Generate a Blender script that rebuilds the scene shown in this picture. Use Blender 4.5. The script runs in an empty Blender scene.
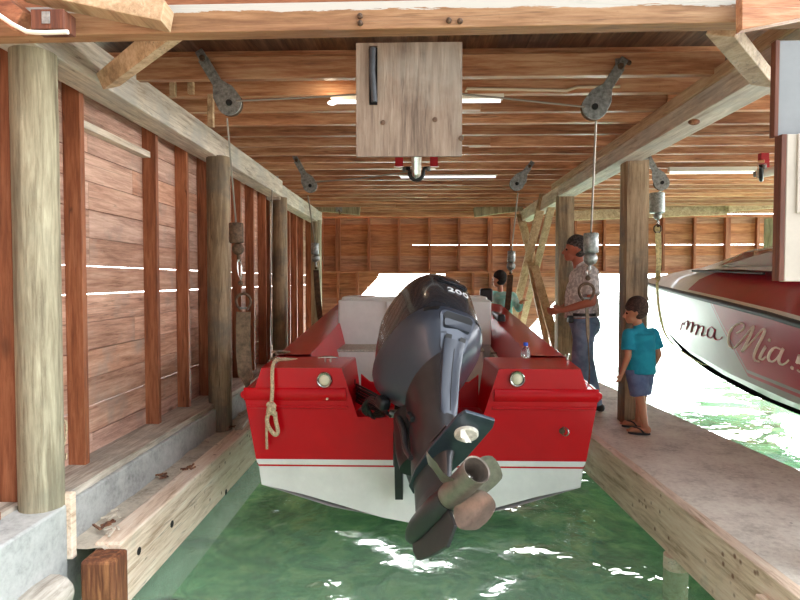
import bpy, bmesh, math, random
from mathutils import Vector, Matrix, noise
from mathutils.bvhtree import BVHTree
random.seed(7)
SC = bpy.context.scene
COL = SC.collection
PI = math.pi

# ------------------------------------------------------------------ camera
cam_d = bpy.data.cameras.new('camera'); cam = bpy.data.objects.new('camera', cam_d)
COL.objects.link(cam); SC.camera = cam
cam_d.sensor_width = 36; cam_d.lens = 27; cam_d.clip_start = .05; cam_d.clip_end = 500
CAM = Vector((0, 0, 1.35))
cam.location = CAM
cam.rotation_euler = (math.radians(90 - 1.91), 0, math.radians(1.62))
CM = cam.rotation_euler.to_matrix()

# ------------------------------------------------------------------ sky, light, exposure
SKY_FRONT, SKY_BACK = .62, 13.5
w = bpy.data.worlds.new('sky'); SC.world = w; w.use_nodes = True
nt = w.node_tree; nt.nodes.clear()
tc = nt.nodes.new('ShaderNodeTexCoord'); sp = nt.nodes.new('ShaderNodeSeparateXYZ')
rp = nt.nodes.new('ShaderNodeValToRGB'); mp = nt.nodes.new('ShaderNodeMapRange')
bg = nt.nodes.new('ShaderNodeBackground'); ou = nt.nodes.new('ShaderNodeOutputWorld')
nt.links.new(tc.outputs['Generated'], sp.inputs[0]); nt.links.new(sp.outputs['Z'], mp.inputs['Value'])
mp.inputs['From Min'].default_value = -1; mp.inputs['From Max'].default_value = 1
nt.links.new(mp.outputs[0], rp.inputs[0]); nt.links.new(rp.outputs[0], bg.inputs[0]); nt.links.new(bg.outputs[0], ou.inputs[0])
e = rp.color_ramp.elements
e[0].position = .30; e[0].color = (1.0, .985, .95, 1)
e[1].position = .62; e[1].color = (.84, .90, .96, 1)
x = e.new(.5); x.color = (.98, .98, .97, 1)
# hazy sky: brightest over the open sea behind the boathouse (+Y) and to the right (+X)
dt = nt.nodes.new('ShaderNodeVectorMath'); dt.operation = 'DOT_PRODUCT'
nt.links.new(tc.outputs['Generated'], dt.inputs[0]); dt.inputs[1].default_value = (.50, .86, 0)
m2 = nt.nodes.new('ShaderNodeMapRange'); nt.links.new(dt.outputs['Value'], m2.inputs['Value'])
m2.inputs['From Min'].default_value = -.6; m2.inputs['From Max'].default_value = .7
m2.inputs['To Min'].default_value = SKY_FRONT; m2.inputs['To Max'].default_value = SKY_BACK
nt.links.new(m2.outputs[0], bg.inputs['Strength'])
sun_d = bpy.data.lights.new('sun', 'SUN'); sun = bpy.data.objects.new('sun', sun_d); COL.objects.link(sun)
sun_d.energy = 12; sun_d.angle = math.radians(6); sun_d.color = (1, .96, .9)
sun.rotation_euler = Vector((.86, .50, .80)).to_track_quat('Z', 'Y').to_euler()
SC.view_settings.view_transform = 'Standard'; SC.view_settings.look = 'None'
SC.view_settings.gamma = 1; SC.view_settings.exposure = 0.22
SC.view_settings.use_curve_mapping = False

# ------------------------------------------------------------------ helpers
def ray(px, py):
    return (CM @ Vector(((px - 400) / 600, -(py - 300) / 600, -1))).normalized()
def at(px, py, Y):
    d = ray(px, py); return CAM + d * (Y / d.y)
def s2l(c):
    c /= 255.
    return c / 12.92 if c <= .04045 else ((c + .055) / 1.055) ** 2.4
def rgb(r, g, b): return (s2l(r), s2l(g), s2l(b), 1)

MATS = {}
class NT:
    def __init__(s, name):
        s.m = bpy.data.materials.new(name); s.m.use_nodes = True; s.t = s.m.node_tree
        s.b = s.t.nodes['Principled BSDF']; MATS[name] = s.m
    def n(s, typ, **kw):
        n = s.t.nodes.new(typ)
        for k, v in kw.items():
            if k.startswith('i_'):
                n.inputs[k[2:].replace('_', ' ')].default_value = v
            else: setattr(n, k, v)
        return n
    def l(s, a, b): s.t.links.new(a, b)
    def ramp(s, fac, stops):
        r = s.n('ShaderNodeValToRGB'); s.l(fac, r.inputs[0]); el = r.color_ramp.elements
        while len(el) < len(stops): el.new(.5)
        for q, (p, c) in zip(el, stops): q.position = p; q.color = c
        return r.outputs[0]
    def mix(s, fac, a, b, mode='MIX'):
        m = s.n('ShaderNodeMix', data_type='RGBA', blend_type=mode)
        for v, i in ((fac, 0), (a, 6), (b, 7)):
            if hasattr(v, 'links'): s.l(v, m.inputs[i])
            else: m.inputs[i].default_value = v
        return m.outputs[2]
    def math(s, op, a, b=0., c=None):
        m = s.n('ShaderNodeMath', operation=op)
        for i, v in enumerate((a, b) if c is None else (a, b, c)):
            if hasattr(v, 'links'): s.l(v, m.inputs[i])
            else: m.inputs[i].default_value = v
        return m.outputs[0]
    def noise(s, vec, scale, detail=4, rough=.6, w=None, dist=0.):
        n = s.n('ShaderNodeTexNoise', noise_dimensions='4D'); n.inputs['Scale'].default_value = scale
        n.inputs['Detail'].default_value = detail; n.inputs['Roughness'].default_value = rough
        n.inputs['Distortion'].default_value = dist
        s.l(vec, n.inputs['Vector'])
        if w is not None:
            if hasattr(w, 'links'): s.l(w, n.inputs['W'])
            else: n.inputs['W'].default_value = w
        return n.outputs['Fac']
    def bump(s, h, strength=.3, dist=.01):
        b = s.n('ShaderNodeBump'); b.inputs['Strength'].default_value = strength; b.inputs['Distance'].default_value = dist
        s.l(h, b.inputs['Height']); s.l(b.outputs[0], s.b.inputs['Normal'])

def wood(name, dark, mid, light, axis='z', rough=.7, grey=0., greyc=(150, 140, 125), var=.35, stain=None, stainamt=.5, paint=None, crack=.6, spots=0.):
    k = NT(name)
    co = k.n('ShaderNodeTexCoord').outputs['Object']
    geo = k.n('ShaderNodeNewGeometry'); isl = geo.outputs['Random Per Island']
    oi = k.n('ShaderNodeObjectInfo').outputs['Random']
    off = k.math('MULTIPLY', k.math('ADD', isl, oi), 37.)
    mpn = k.n('ShaderNodeMapping'); k.l(co, mpn.inputs[0])
    sc = {'x': (.09, 1, 1), 'y': (1, .09, 1), 'z': (1, 1, .09)}[axis]
    mpn.inputs['Scale'].default_value = sc
    v = mpn.outputs[0]
    g = k.noise(v, 38, 6, .62, off, .6)
    g2 = k.noise(v, 9, 3, .55, off, 1.2)
    g3 = k.noise(v, 90, 5, .75, off, .2)
    f = k.math('ADD', k.math('ADD', k.math('MULTIPLY', g, .42), k.math('MULTIPLY', g2, .42)), k.math('MULTIPLY', g3, .24))
    c = k.ramp(f, [(.41, rgb(*dark)), (.53, rgb(*mid)), (.65, rgb(*light))])
    # drying cracks along the grain and dirty specks
    mc = k.n('ShaderNodeMapping'); k.l(co, mc.inputs[0]); mc.inputs['Scale'].default_value = {'x': (.03, 1, 1), 'y': (1, .03, 1), 'z': (1, 1, .03)}[axis]
    cr = k.noise(mc.outputs[0], 26, 2, .5, k.math('ADD', off, 5.))
    crm = k.ramp(k.math('ABSOLUTE', k.math('SUBTRACT', cr, .5)), [(.0, (1, 1, 1, 1)), (.012, (0, 0, 0, 1))])
    gate = k.ramp(k.noise(v, 3., 3, .6, k.math('ADD', off, 11.)), [(.50, (0, 0, 0, 1)), (.60, (1, 1, 1, 1))])
    c = k.mix(k.math('MULTIPLY', k.math('MULTIPLY', crm, gate), crack), c, rgb(*[q * .4 for q in dark]))
    sk = k.ramp(k.noise(co, 32, 6, .75, k.math('ADD', off, 17.)), [(.62, (0, 0, 0, 1)), (.70, (1, 1, 1, 1))])
    c = k.mix(k.math('MULTIPLY', sk, .35), c, rgb(*[q * .6 for q in dark]))
    # board to board variation
    hv = k.n('ShaderNodeHueSaturation'); k.l(c, hv.inputs['Color'])
    r2 = k.math('FRACT', k.math('MULTIPLY', off, 1.618))
    k.l(k.math('MULTIPLY_ADD', r2, var, 1 - var / 2), hv.inputs['Value'])
    k.l(k.math('MULTIPLY_ADD', isl, -.25, 1.1), hv.inputs['Saturation'])
    c = hv.outputs[0]
    # knots
    mk = k.n('ShaderNodeMapping'); k.l(co, mk.inputs[0])
    mk.inputs['Scale'].default_value = {'x': (.45, 1, 1), 'y': (1, .45, 1), 'z': (1, 1, .45)}[axis]
    vo = k.n('ShaderNodeTexVoronoi', voronoi_dimensions='4D'); vo.inputs['Scale'].default_value = 3.2
    k.l(mk.outputs[0], vo.inputs['Vector']); k.l(off, vo.inputs['W'])
    kn = k.ramp(vo.outputs['Distance'], [(.05, (1, 1, 1, 1)), (.13, (0, 0, 0, 1))])
    c = k.mix(k.math('MULTIPLY', kn, .75), c, rgb(*[q * .45 for q in dark]))
    if grey > 0:
        gn = k.noise(co, 2.3, 5, .65, off)
        gf = k.ramp(gn, [(.62 - grey * .35, (0, 0, 0, 1)), (.75 - grey * .3, (1, 1, 1, 1))])
        gc = k.mix(g, rgb(*[q * .7 for q in greyc]), rgb(*[min(255, q * 1.2) for q in greyc]))
        c = k.mix(k.math('MULTIPLY', gf, .85), c, gc)
    if stain:
        sn = k.noise(v, 2.2, 5, .7, k.math('ADD', off, 9.))
        sf = k.ramp(sn, [(.58, (0, 0, 0, 1)), (.70, (1, 1, 1, 1))])
        c = k.mix(k.math('MULTIPLY', sf, stainamt), c, rgb(*stain))
    if spots:
        v2 = k.n('ShaderNodeTexVoronoi'); v2.inputs['Scale'].default_value = 13; k.l(co, v2.inputs['Vector'])
        s1 = k.ramp(v2.outputs['Distance'], [(.10, (1, 1, 1, 1)), (.22, (0, 0, 0, 1))])
        s2 = k.ramp(k.noise(co, 1.7, 3, .6, 21.), [(.48, (0, 0, 0, 1)), (.56, (1, 1, 1, 1))])
        c = k.mix(k.math('MULTIPLY', k.math('MULTIPLY', s1, s2), spots), c, rgb(112, 64, 40))
        s3 = k.ramp(k.noise(co, 4.2, 4, .6, 31.), [(.66, (0, 0, 0, 1)), (.74, (1, 1, 1, 1))])
        c = k.mix(k.math('MULTIPLY', s3, spots * .6), c, rgb(170, 110, 78))
    if paint:
        z0, pc = paint
        sx = k.n('ShaderNodeSeparateXYZ'); k.l(co, sx.inputs[0])
        nn = k.noise(mpn.outputs[0], 30, 5, .8, 3.)
        h = k.math('ADD', sx.outputs['Z'], k.math('MULTIPLY', k.math('SUBTRACT', nn, .5), .07))
        pf = k.math('MULTIPLY', k.math('SUBTRACT', h, z0), 400.); 
        cl = k.n('ShaderNodeClamp'); k.l(pf, cl.inputs[0])
        c = k.mix(cl.outputs[0], c, rgb(*pc))
    k.l(c, k.b.inputs['Base Color'])
    k.b.inputs['Roughness'].default_value = rough
    k.bump(k.math('ADD', g, k.math('MULTIPLY', crm, -.6)), .5, .005)
    return k.m

def plain(name, col, rough=.5, metal=0., coat=0., spec=.5, mottled=0., bump=0., scale=20., trans=0., emit=None):
    k = NT(name)
    c = rgb(*col); k.b.inputs['Base Color'].default_value = c
    k.b.inputs['Roughness'].default_value = rough; k.b.inputs['Metallic'].default_value = metal
    k.b.inputs['Coat Weight'].default_value = coat; k.b.inputs['Specular IOR Level'].default_value = spec
    k.b.inputs['Coat Roughness'].default_value = .06
    if trans: k.b.inputs['Transmission Weight'].default_value = trans
    if emit: k.b.inputs['Emission Color'].default_value = c; k.b.inputs['Emission Strength'].default_value = emit
    co = k.n('ShaderNodeTexCoord').outputs['Object']
    if mottled:
        n = k.noise(co, scale, 6, .65, 1.)
        d = rgb(*[q * (1 - mottled) for q in col]); l = rgb(*[min(255, q * (1 + mottled * .6)) for q in col])
        k.l(k.ramp(n, [(.35, d), (.65, l)]), k.b.inputs['Base Color'])
    if bump: k.bump(k.noise(co, scale * 1.7, 5, .6, 2.), bump, .006)
    return k.m

# ------------------------------------------------------------------ mesh builder
class MB:
    def __init__(s): s.v = []; s.f = []; s.m = []; s.mi = 0
    def add(s, vs, fs, mi=None):
        b = len(s.v); s.v += [Vector(p) for p in vs]
        for f in fs: s.f.append([b + i for i in f]); s.m.append(s.mi if mi is None else mi)
        return s
    def box(s, x0, y0, z0, x1, y1, z1, mi=None):
        vs = [(x0, y0, z0), (x1, y0, z0), (x1, y1, z0), (x0, y1, z0), (x0, y0, z1), (x1, y0, z1), (x1, y1, z1), (x0, y1, z1)]
        return s.add(vs, [(0, 3, 2, 1), (4, 5, 6, 7), (0, 1, 5, 4), (1, 2, 6, 5), (2, 3, 7, 6), (3, 0, 4, 7)], mi)
    def beam(s, p, q, w, h, up=(0, 0, 1), mi=None):
        """box from p to q, w across, h along up"""
        p, q = Vector(p), Vector(q); d = (q - p).normalized(); up = Vector(up)
        sd = d.cross(up)
        if sd.length < 1e-4: sd = d.cross(Vector((0, 1, 0)))
        sd.normalize(); u = sd.cross(d).normalized(); a = sd * w / 2; b = u * h / 2
        vs = [p - a - b, p + a - b, p + a + b, p - a + b, q - a - b, q + a - b, q + a + b, q - a + b]
        return s.add(vs, [(0, 3, 2, 1), (4, 5, 6, 7), (0, 1, 5, 4), (1, 2, 6, 5), (2, 3, 7, 6), (3, 0, 4, 7)], mi)
    def loft(s, rings, closed=True, cap=True, mi=None, flip=False):
        n = len(rings[0]); b = len(s.v)
        for r in rings: s.v += [Vector(p) for p in r]
        m = s.mi if mi is None else mi
        for i in range(len(rings) - 1):
            for j in range(n if closed else n - 1):
                k = (j + 1) % n
                f = [b + i * n + j, b + i * n + k, b + (i + 1) * n + k, b + (i + 1) * n + j]
                s.f.append(f[::-1] if flip else f); s.m.append(m)
        if cap and closed:
            s.f.append([b + j for j in range(n)][::-1]); s.m.append(m)
            s.f.append([b + (len(rings) - 1) * n + j for j in range(n)]); s.m.append(m)
        return s
    def tube(s, pts, r, seg=8, cap=True, mi=None, smooth=0):
        pts = [Vector(p) for p in pts]
        if smooth:
            for _ in range(smooth):
                q = [pts[0]]
                for a, b2 in zip(pts, pts[1:]): q += [a.lerp(b2, .25), a.lerp(b2, .75)]
                q.append(pts[-1]); pts = q
        n = len(pts); rs = r if isinstance(r, (list, tuple)) else [r] * n
        if len(rs) != n: rs = [rs[min(len(rs) - 1, int(i * len(rs) / n))] for i in range(n)]
        rings = []; pu = None
        for i, p in enumerate(pts):
            d = (pts[min(i + 1, n - 1)] - pts[max(i - 1, 0)]).normalized()
            if pu is None: pu = d.orthogonal().normalized()
            pu = (pu - d * pu.dot(d))
            if pu.length < 1e-5: pu = d.orthogonal()
            pu.normalize(); v = d.cross(pu)
            rings.append([p + (pu * math.cos(2 * PI * k / seg) + v * math.sin(2 * PI * k / seg)) * rs[i] for k in range(seg)])
        return s.loft(rings, True, cap, mi)
    def rev(s, c, ax, prof, seg=20, cap=False, mi=None):
        """revolve: prof list of (t along ax, radius)"""
        c = Vector(c); ax = Vector(ax).normalized(); u = ax.orthogonal().normalized(); v = ax.cross(u)
        rings = [[c + ax * t + (u * math.cos(2 * PI * k / seg) + v * math.sin(2 * PI * k / seg)) * max(r, 1e-4) for k in range(seg)] for t, r in prof]
        return s.loft(rings, True, cap, mi)
    def ball(s, c, r, seg=14, mi=None, sc=(1, 1, 1)):
        c = Vector(c); rings = []
        for i in range(9):
            t = PI * i / 8; rr = max(math.sin(t), .002)
            rings.append([c + Vector((math.cos(2 * PI * k / seg) * rr * r * sc[0], math.sin(2 * PI * k / seg) * rr * r * sc[1], -math.cos(t) * r * sc[2])) for k in range(seg)])
        return s.loft(rings, True, False, mi)
    def prism(s, poly, t0, t1, fn, mi=None):
        """poly of 2-D points mapped by fn(x, y, t)"""
        n = len(poly); a = [fn(p[0], p[1], t0) for p in poly]; b = [fn(p[0], p[1], t1) for p in poly]
        fs = [tuple(range(n))[::-1], tuple(range(n, 2 * n))] + [(i, (i + 1) % n, n + (i + 1) % n, n + i) for i in range(n)]
        return s.add(a + b, fs, mi)
    def build(s, name, mats, parent=None, bevel=0., smooth=None, origin=None, sub=0, seg=2):
        me = bpy.data.meshes.new(name)
        o = Vector((0, 0, 0)) if origin is None else Vector(origin)
        pw = Vector((0, 0, 0))
        if parent is not None:
            q = parent
            while q is not None: pw += q.location; q = q.parent
        me.from_pydata([tuple(p - o - pw) if origin is not None else tuple(p - pw) for p in s.v], [], s.f)
        if origin is not None: me.transform(Matrix.Translation(pw)) 
        me.update()
        if not isinstance(mats, (list, tuple)): mats = [mats]
        for m in mats: me.materials.append(m)
        for p, i in zip(me.polygons, s.m): p.material_index = i
        bm = bmesh.new(); bm.from_mesh(me); bmesh.ops.remove_doubles(bm, verts=bm.verts, dist=1e-5)
        bmesh.ops.recalc_face_normals(bm, faces=bm.faces); bm.to_mesh(me); bm.free()
        ob = bpy.data.objects.new(name, me); COL.objects.link(ob)
        if parent is not None: ob.parent = parent
        if origin is not None: ob.location = o - pw if parent is not None else o
        if bevel:
            b = ob.modifiers.new('bevel', 'BEVEL'); b.width = bevel; b.segments = seg; b.limit_method = 'ANGLE'; b.angle_limit = math.radians(40)
            b.harden_normals = False
        if sub:
            b = ob.modifiers.new('sub', 'SUBSURF'); b.levels = sub; b.render_levels = sub
        if smooth is not None:
            me.shade_smooth(); me.set_sharp_from_angle(angle=math.radians(smooth))
        return ob

def tag(o, label=None, cat=None, group=None, kind=None):
    if label: o['label'] = label
    if cat: o['category'] = cat
    if group: o['group'] = group
    if kind: o['kind'] = kind
    return o
def empty(name, loc=(0, 0, 0)):
    o = bpy.data.objects.new(name, None); COL.objects.link(o); o.location = loc; o.empty_display_size = .1
    return o
def structure(mb, name, m, **kw): return tag(mb.build(name, m, **kw), kind='structure')

# ------------------------------------------------------------------ materials
M_STUD = wood('stud_wood', (104, 56, 34), (146, 86, 56), (176, 114, 80), 'z', .62)
M_STUDD = wood('dark_stud_wood', (62, 32, 20), (96, 52, 34), (124, 74, 50), 'z', .62)
M_PLANK = wood('wall_plank_wood', (140, 96, 76), (194, 146, 122), (222, 180, 156), 'y', .7, grey=.25, greyc=(170, 145, 130), var=.3, stain=(95, 52, 38), stainamt=.45)
M_BACK = wood('back_plank_wood', (118, 70, 48), (170, 112, 80), (198, 140, 104), 'x', .7, var=.4, stain=(80, 40, 28), stainamt=.5)
M_JOIST = wood('joist_wood', (136, 84, 56), (188, 130, 94), (220, 174, 136), 'x', .42, var=.6, stain=(110, 66, 44), stainamt=.5)
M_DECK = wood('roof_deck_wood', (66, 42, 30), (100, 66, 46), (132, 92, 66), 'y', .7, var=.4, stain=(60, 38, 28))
M_HEAD = wood('header_wood', (150, 130, 112), (204, 188, 170), (236, 224, 208), 'y', .7, grey=.45, greyc=(190, 182, 172), var=.1, stain=(110, 84, 66), stainamt=.55)
M_BEAM = wood('front_beam_wood', (112, 78, 50), (150, 110, 76), (178, 140, 104), 'x', .65, var=.1, stain=(124, 80, 54), stainamt=.5, paint=(2.497, (186, 181, 172)))
M_LIGHTW = wood('pale_brace_wood', (138, 108, 80), (184, 152, 118), (208, 182, 150), 'y', .6, var=.2)
M_POST = wood('grey_post_wood', (98, 86, 66), (150, 138, 110), (186, 176, 146), 'z', .8, grey=.3, greyc=(140, 134, 112), var=.2, stain=(78, 66, 48), stainamt=.75, crack=.9)
M_POST2 = wood('tan_post_wood', (92, 70, 50), (146, 120, 88), (180, 154, 120), 'z', .8, grey=.45, greyc=(112, 102, 90), var=.2, stain=(66, 52, 42), stainamt=.8, crack=.9)
M_CREAM = wood('cream_timber', (180, 150, 124), (230, 206, 182), (244, 228, 210), 'y', .8, grey=.1, greyc=(200, 188, 168), var=.1, stain=(160, 110, 78), stainamt=.55, spots=.8)
M_DARKW = wood('dark_end_grain', (62, 34, 22), (112, 66, 42), (170, 116, 76), 'z', .8, var=.2)
M_WALK = wood('walkway_wood', (128, 112, 98), (186, 174, 158), (214, 204, 190), 'y', .85, grey=.4, greyc=(158, 149, 137), var=.15, stain=(110, 96, 82), stainamt=.5)
M_PLY = wood('plywood', (84, 66, 52), (126, 105, 87), (150, 131, 112), 'z', .75, grey=.4, greyc=(134, 123, 110), var=.1, stain=(96, 66, 46), stainamt=.6, crack=.3)
M_RED = plain('red_gelcoat', (194, 4, 20), .28, 0, .12, spec=.2, mottled=.05, scale=2)
M_WHITEHULL = plain('white_gelcoat', (232, 230, 226), .3, 0, .3, mottled=.05, scale=3)
M_CREAMIN = plain('cream_liner', (222, 214, 196), .45, mottled=.04, scale=5)
M_VINYL = plain('white_vinyl', (232, 230, 228), .4, mottled=.02, scale=12)
M_STEEL = plain('stainless_steel', (200, 198, 192), .25, 1)
M_GALV = plain('galvanised_steel', (150, 154, 152), .5, .75, mottled=.25, scale=40, bump=.2)
M_RUST = plain('rusty_steel', (96, 74, 58), .7, .5, mottled=.35, scale=50, bump=.3)
M_BLACK = plain('black_plastic', (22, 23, 26), .45)
M_COWL = plain('charcoal_cowl', (46, 48, 54), .24, .1, .5, mottled=.04, scale=6)
M_COWL2 = plain('blue_grey_cowl', (58, 63, 75), .36, .1, .25, mottled=.05, scale=8)
M_LEG = plain('dark_grey_casting', (50, 48, 50), .36, .2, .2, mottled=.15, scale=9)
M_PLATE = plain('slate_plate', (58, 66, 78), .35, .3, .2, mottled=.12, scale=14)
M_PROP = plain('weathered_bronze', (140, 128, 118), .36, .55, mottled=.12, scale=26)
M_BONE = plain('chalky_anode', (222, 216, 202), .9, mottled=.12, scale=60, bump=.5)
M_LETTER = plain('silver_letter', (236, 238, 242), .35)
M_ROPE = plain('braided_rope', (200, 178, 144), .9, mottled=.25, scale=90, bump=.6)
M_STRAPW = plain('grey_webbing', (104, 84, 66), .9, mottled=.3, scale=25, bump=.4)
M_STRAPY = plain('faded_yellow_webbing', (206, 192, 140), .9, mottled=.25, scale=30, bump=.4)
M_STRAPB = plain('brown_webbing', (86, 62, 44), .9, mottled=.3, scale=25, bump=.4)
M_PVC = plain('white_pvc', (226, 220, 206), .35)
M_PVC2 = plain('beige_pvc', (206, 188, 160), .45)
M_REDP = plain('red_paint', (176, 20, 34), .45)
M_TUBE = plain('tube_light', (246, 246, 250), .4, emit=1.1)
M_WPAINT = plain('white_painted_board', (188, 178, 164), .6, mottled=.05, scale=7)
M_WPAINT2 = plain('grey_painted_board', (132, 135, 137), .6, mottled=.04, scale=7)
M_DARK = plain('dark_gap', (18, 14, 12), .8)
M_GLASSY = plain('clear_plastic', (240, 244, 248), .08, trans=.9)
M_BLUECAP = plain('blue_cap', (40, 92, 220), .4)
M_RUBBER = plain('dark_rubber', (52, 54, 58), .55, mottled=.15, scale=30)
M_CABLE = plain('wire_rope', (150, 140, 130), .5, .5)
M_LAMPC = plain('cream_lens', (240, 228, 200), .3)

def concrete(name, col, dark, cracks=True, sc=1.):
    k = NT(name); co = k.n('ShaderNodeTexCoord').outputs['Object']
    a = k.noise(co, 3.0 * sc, 8, .7, 1.); b = k.noise(co, 28 * sc, 5, .7, 4.)
    f = k.math('ADD', k.math('MULTIPLY', a, .65), k.math('MULTIPLY', b, .35))
    c = k.ramp(f, [(.34, rgb(*dark)), (.5, rgb(*col)), (.66, rgb(*[min(255, q * 1.13) for q in col]))])
    vo = k.n('ShaderNodeTexVoronoi'); vo.inputs['Scale'].default_value = 9
    k.l(co, vo.inputs['Vector'])
    sp = k.ramp(vo.outputs['Distance'], [(.04, (1, 1, 1, 1)), (.10, (0, 0, 0, 1))])
    gate = k.ramp(k.noise(co, 1.6, 4, .6, 7.), [(.5, (0, 0, 0, 1)), (.6, (1, 1, 1, 1))])
    c = k.mix(k.math('MULTIPLY', k.math('MULTIPLY', sp, gate), .7), c, rgb(110, 92, 76))
    k.l(c, k.b.inputs['Base Color']); k.b.inputs['Roughness'].default_value = .88
    k.bump(b, .35, .006); return k.m
M_SLAB = concrete('dock_concrete', (232, 222, 208), (176, 162, 146))
M_CURB = concrete('curb_concrete', (172, 172, 168), (122, 122, 120))
M_SAND = concrete('sandy_walk', (196, 184, 166), (138, 122, 106), sc=1.6)

# water
def water_mat():
    k = NT('green_water'); t = k.t
    for n in list(t.nodes):
        if n.type != 'OUTPUT_MATERIAL': t.nodes.remove(n)
    out = [n for n in t.nodes if n.type == 'OUTPUT_MATERIAL'][0]
    co = k.n('ShaderNodeTexCoord').outputs['Object']
    a = k.noise(co, 1.15, 1, .3, 1., .9); b = k.noise(co, 5.5, 2, .5, 3., .5)
    h = k.math('ADD', k.math('MULTIPLY', a, 1.), k.math('MULTIPLY', b, .10))
    bp = k.n('ShaderNodeBump'); bp.inputs['Strength'].default_value = 1.; bp.inputs['Distance'].default_value = .24
    k.l(h, bp.inputs['Height'])
    tr = k.n('ShaderNodeBsdfTransparent'); tr.inputs[0].default_value = (.72, .92, .80, 1)
    df = k.n('ShaderNodeBsdfDiffuse'); df.inputs[0].default_value = rgb(164, 208, 174)
    gl = k.n('ShaderNodeBsdfGlossy'); gl.inputs['Roughness'].default_value = .015
    k.l(bp.outputs[0], gl.inputs['Normal'])
    m1 = k.n('ShaderNodeMixShader'); m1.inputs[0].default_value = .34; k.l(tr.outputs[0], m1.inputs[1]); k.l(df.outputs[0], m1.inputs[2])
    fr = k.n('ShaderNodeFresnel'); fr.inputs[0].default_value = 1.45; k.l(bp.outputs[0], fr.inputs['Normal'])
    m2 = k.n('ShaderNodeMixShader'); k.l(fr.outputs[0], m2.inputs[0]); k.l(m1.outputs[0], m2.inputs[1]); k.l(gl.outputs[0], m2.inputs[2])
    k.l(m2.outputs[0], out.inputs[0]); return k.m
M_WATER = water_mat()
def seabed_mat():
    k = NT('algae_caustic_seabed'); co = k.n('ShaderNodeTexCoord').outputs['Object']
    a = k.noise(co, 2.6, 7, .65, 1., .8)
    c = k.ramp(a, [(.36, rgb(56, 112, 80)), (.5, rgb(122, 176, 124)), (.64, rgb(196, 222, 160))])
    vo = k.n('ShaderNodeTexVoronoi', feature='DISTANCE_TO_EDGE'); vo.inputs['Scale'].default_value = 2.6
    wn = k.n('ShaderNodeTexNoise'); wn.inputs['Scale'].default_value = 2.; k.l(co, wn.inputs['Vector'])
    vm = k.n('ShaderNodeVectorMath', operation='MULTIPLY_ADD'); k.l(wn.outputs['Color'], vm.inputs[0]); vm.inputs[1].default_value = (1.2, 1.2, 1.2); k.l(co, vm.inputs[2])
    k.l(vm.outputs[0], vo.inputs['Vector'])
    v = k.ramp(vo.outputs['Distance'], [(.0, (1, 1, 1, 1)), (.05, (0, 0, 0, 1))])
    c = k.mix(k.math('MULTIPLY', v, .3), c, rgb(196, 208, 160))  # pale veins: light caustics painted into the seabed colour
    k.l(c, k.b.inputs['Base Color']); k.b.inputs['Roughness'].default_value = .95; return k.m
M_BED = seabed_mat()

# ================================================================== THE SETTING
WZ = -.43
YB = 12.3
structure(MB().add([(-6, -3, WZ), (14, -3, WZ), (60, 90, WZ), (-60, 90, WZ)], [(0, 1, 2, 3)]), 'water', M_WATER)
g = []
mb = MB(); N = 26
for i in range(N + 1):
    for j in range(N + 1):
        x = -5 + 16 * i / N; y = -1 + 20 * j / N
        mb.v.append(Vector((x, y, -1.35 + .25 * noise.noise(Vector((x * .5, y * .5, 0))))))
for i in range(N):
    for j in range(N):
        a = i * (N + 1) + j; mb.f.append([a, a + N + 1, a + N + 2, a + 1]); mb.m.append(0)
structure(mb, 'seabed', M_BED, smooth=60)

# left wall : planks with thin daylight gaps, studs are its parts
XW = -2.1
mb = MB(); z = .18
zs = []
k = 0
while z < 2.62:
    gap = .004
    lit = k in (1, 5, 6)
    if lit: gap = .008
    y = .8
    while y < YB:
        L = random.choice([2.4, 3.0, 3.6]); y2 = min(y + L, YB + .03)
        dz = random.uniform(-.001, .001)
        mb.box(XW - .025, y, z + gap / 2 + dz, XW, y2, min(z + .18, 2.66) - gap / 2 + dz)
        y = y2
    if not lit: mb.box(XW - .04, .8, z + .14, XW - .026, YB, z + .22)
    z += .18; k += 1
wl = structure(mb, 'wall_left', M_PLANK, bevel=.002, seg=1)
for y in (1.7, 2.35, 2.93, 3.55, 4.58, 5.2, 5.72, 6.3, 6.78, 7.32, 7.9, 8.12, 8.9, 9.4, 9.95, 10.5, 11.3, 11.8):
    w_ = .047 if y not in (3.55,) else .05
    MB().box(XW, y - w_ / 2, .235, XW + .105, y + w_ / 2, 2.66).build('stud', M_STUD, wl, bevel=.003)
MB().box(XW, 3.58, 2.28, XW + .07, 4.55, 2.325).build('wall_rail', M_HEAD, wl, bevel=.003)
MB().box(XW - .02, .8, .215, XW + .14, 2.90, .245).build('sill_plate', M_WALK, wl, bevel=.004)
MB().box(XW - .02, 2.98, .19, XW + .27, YB, .235).build('sill_plate', M_WALK, wl, bevel=.004)
MB().box(XW + .11, 1.2, .235, XW + .17, 2.7, .275).build('sill_batten', M_JOIST, wl, bevel=.004)

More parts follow.
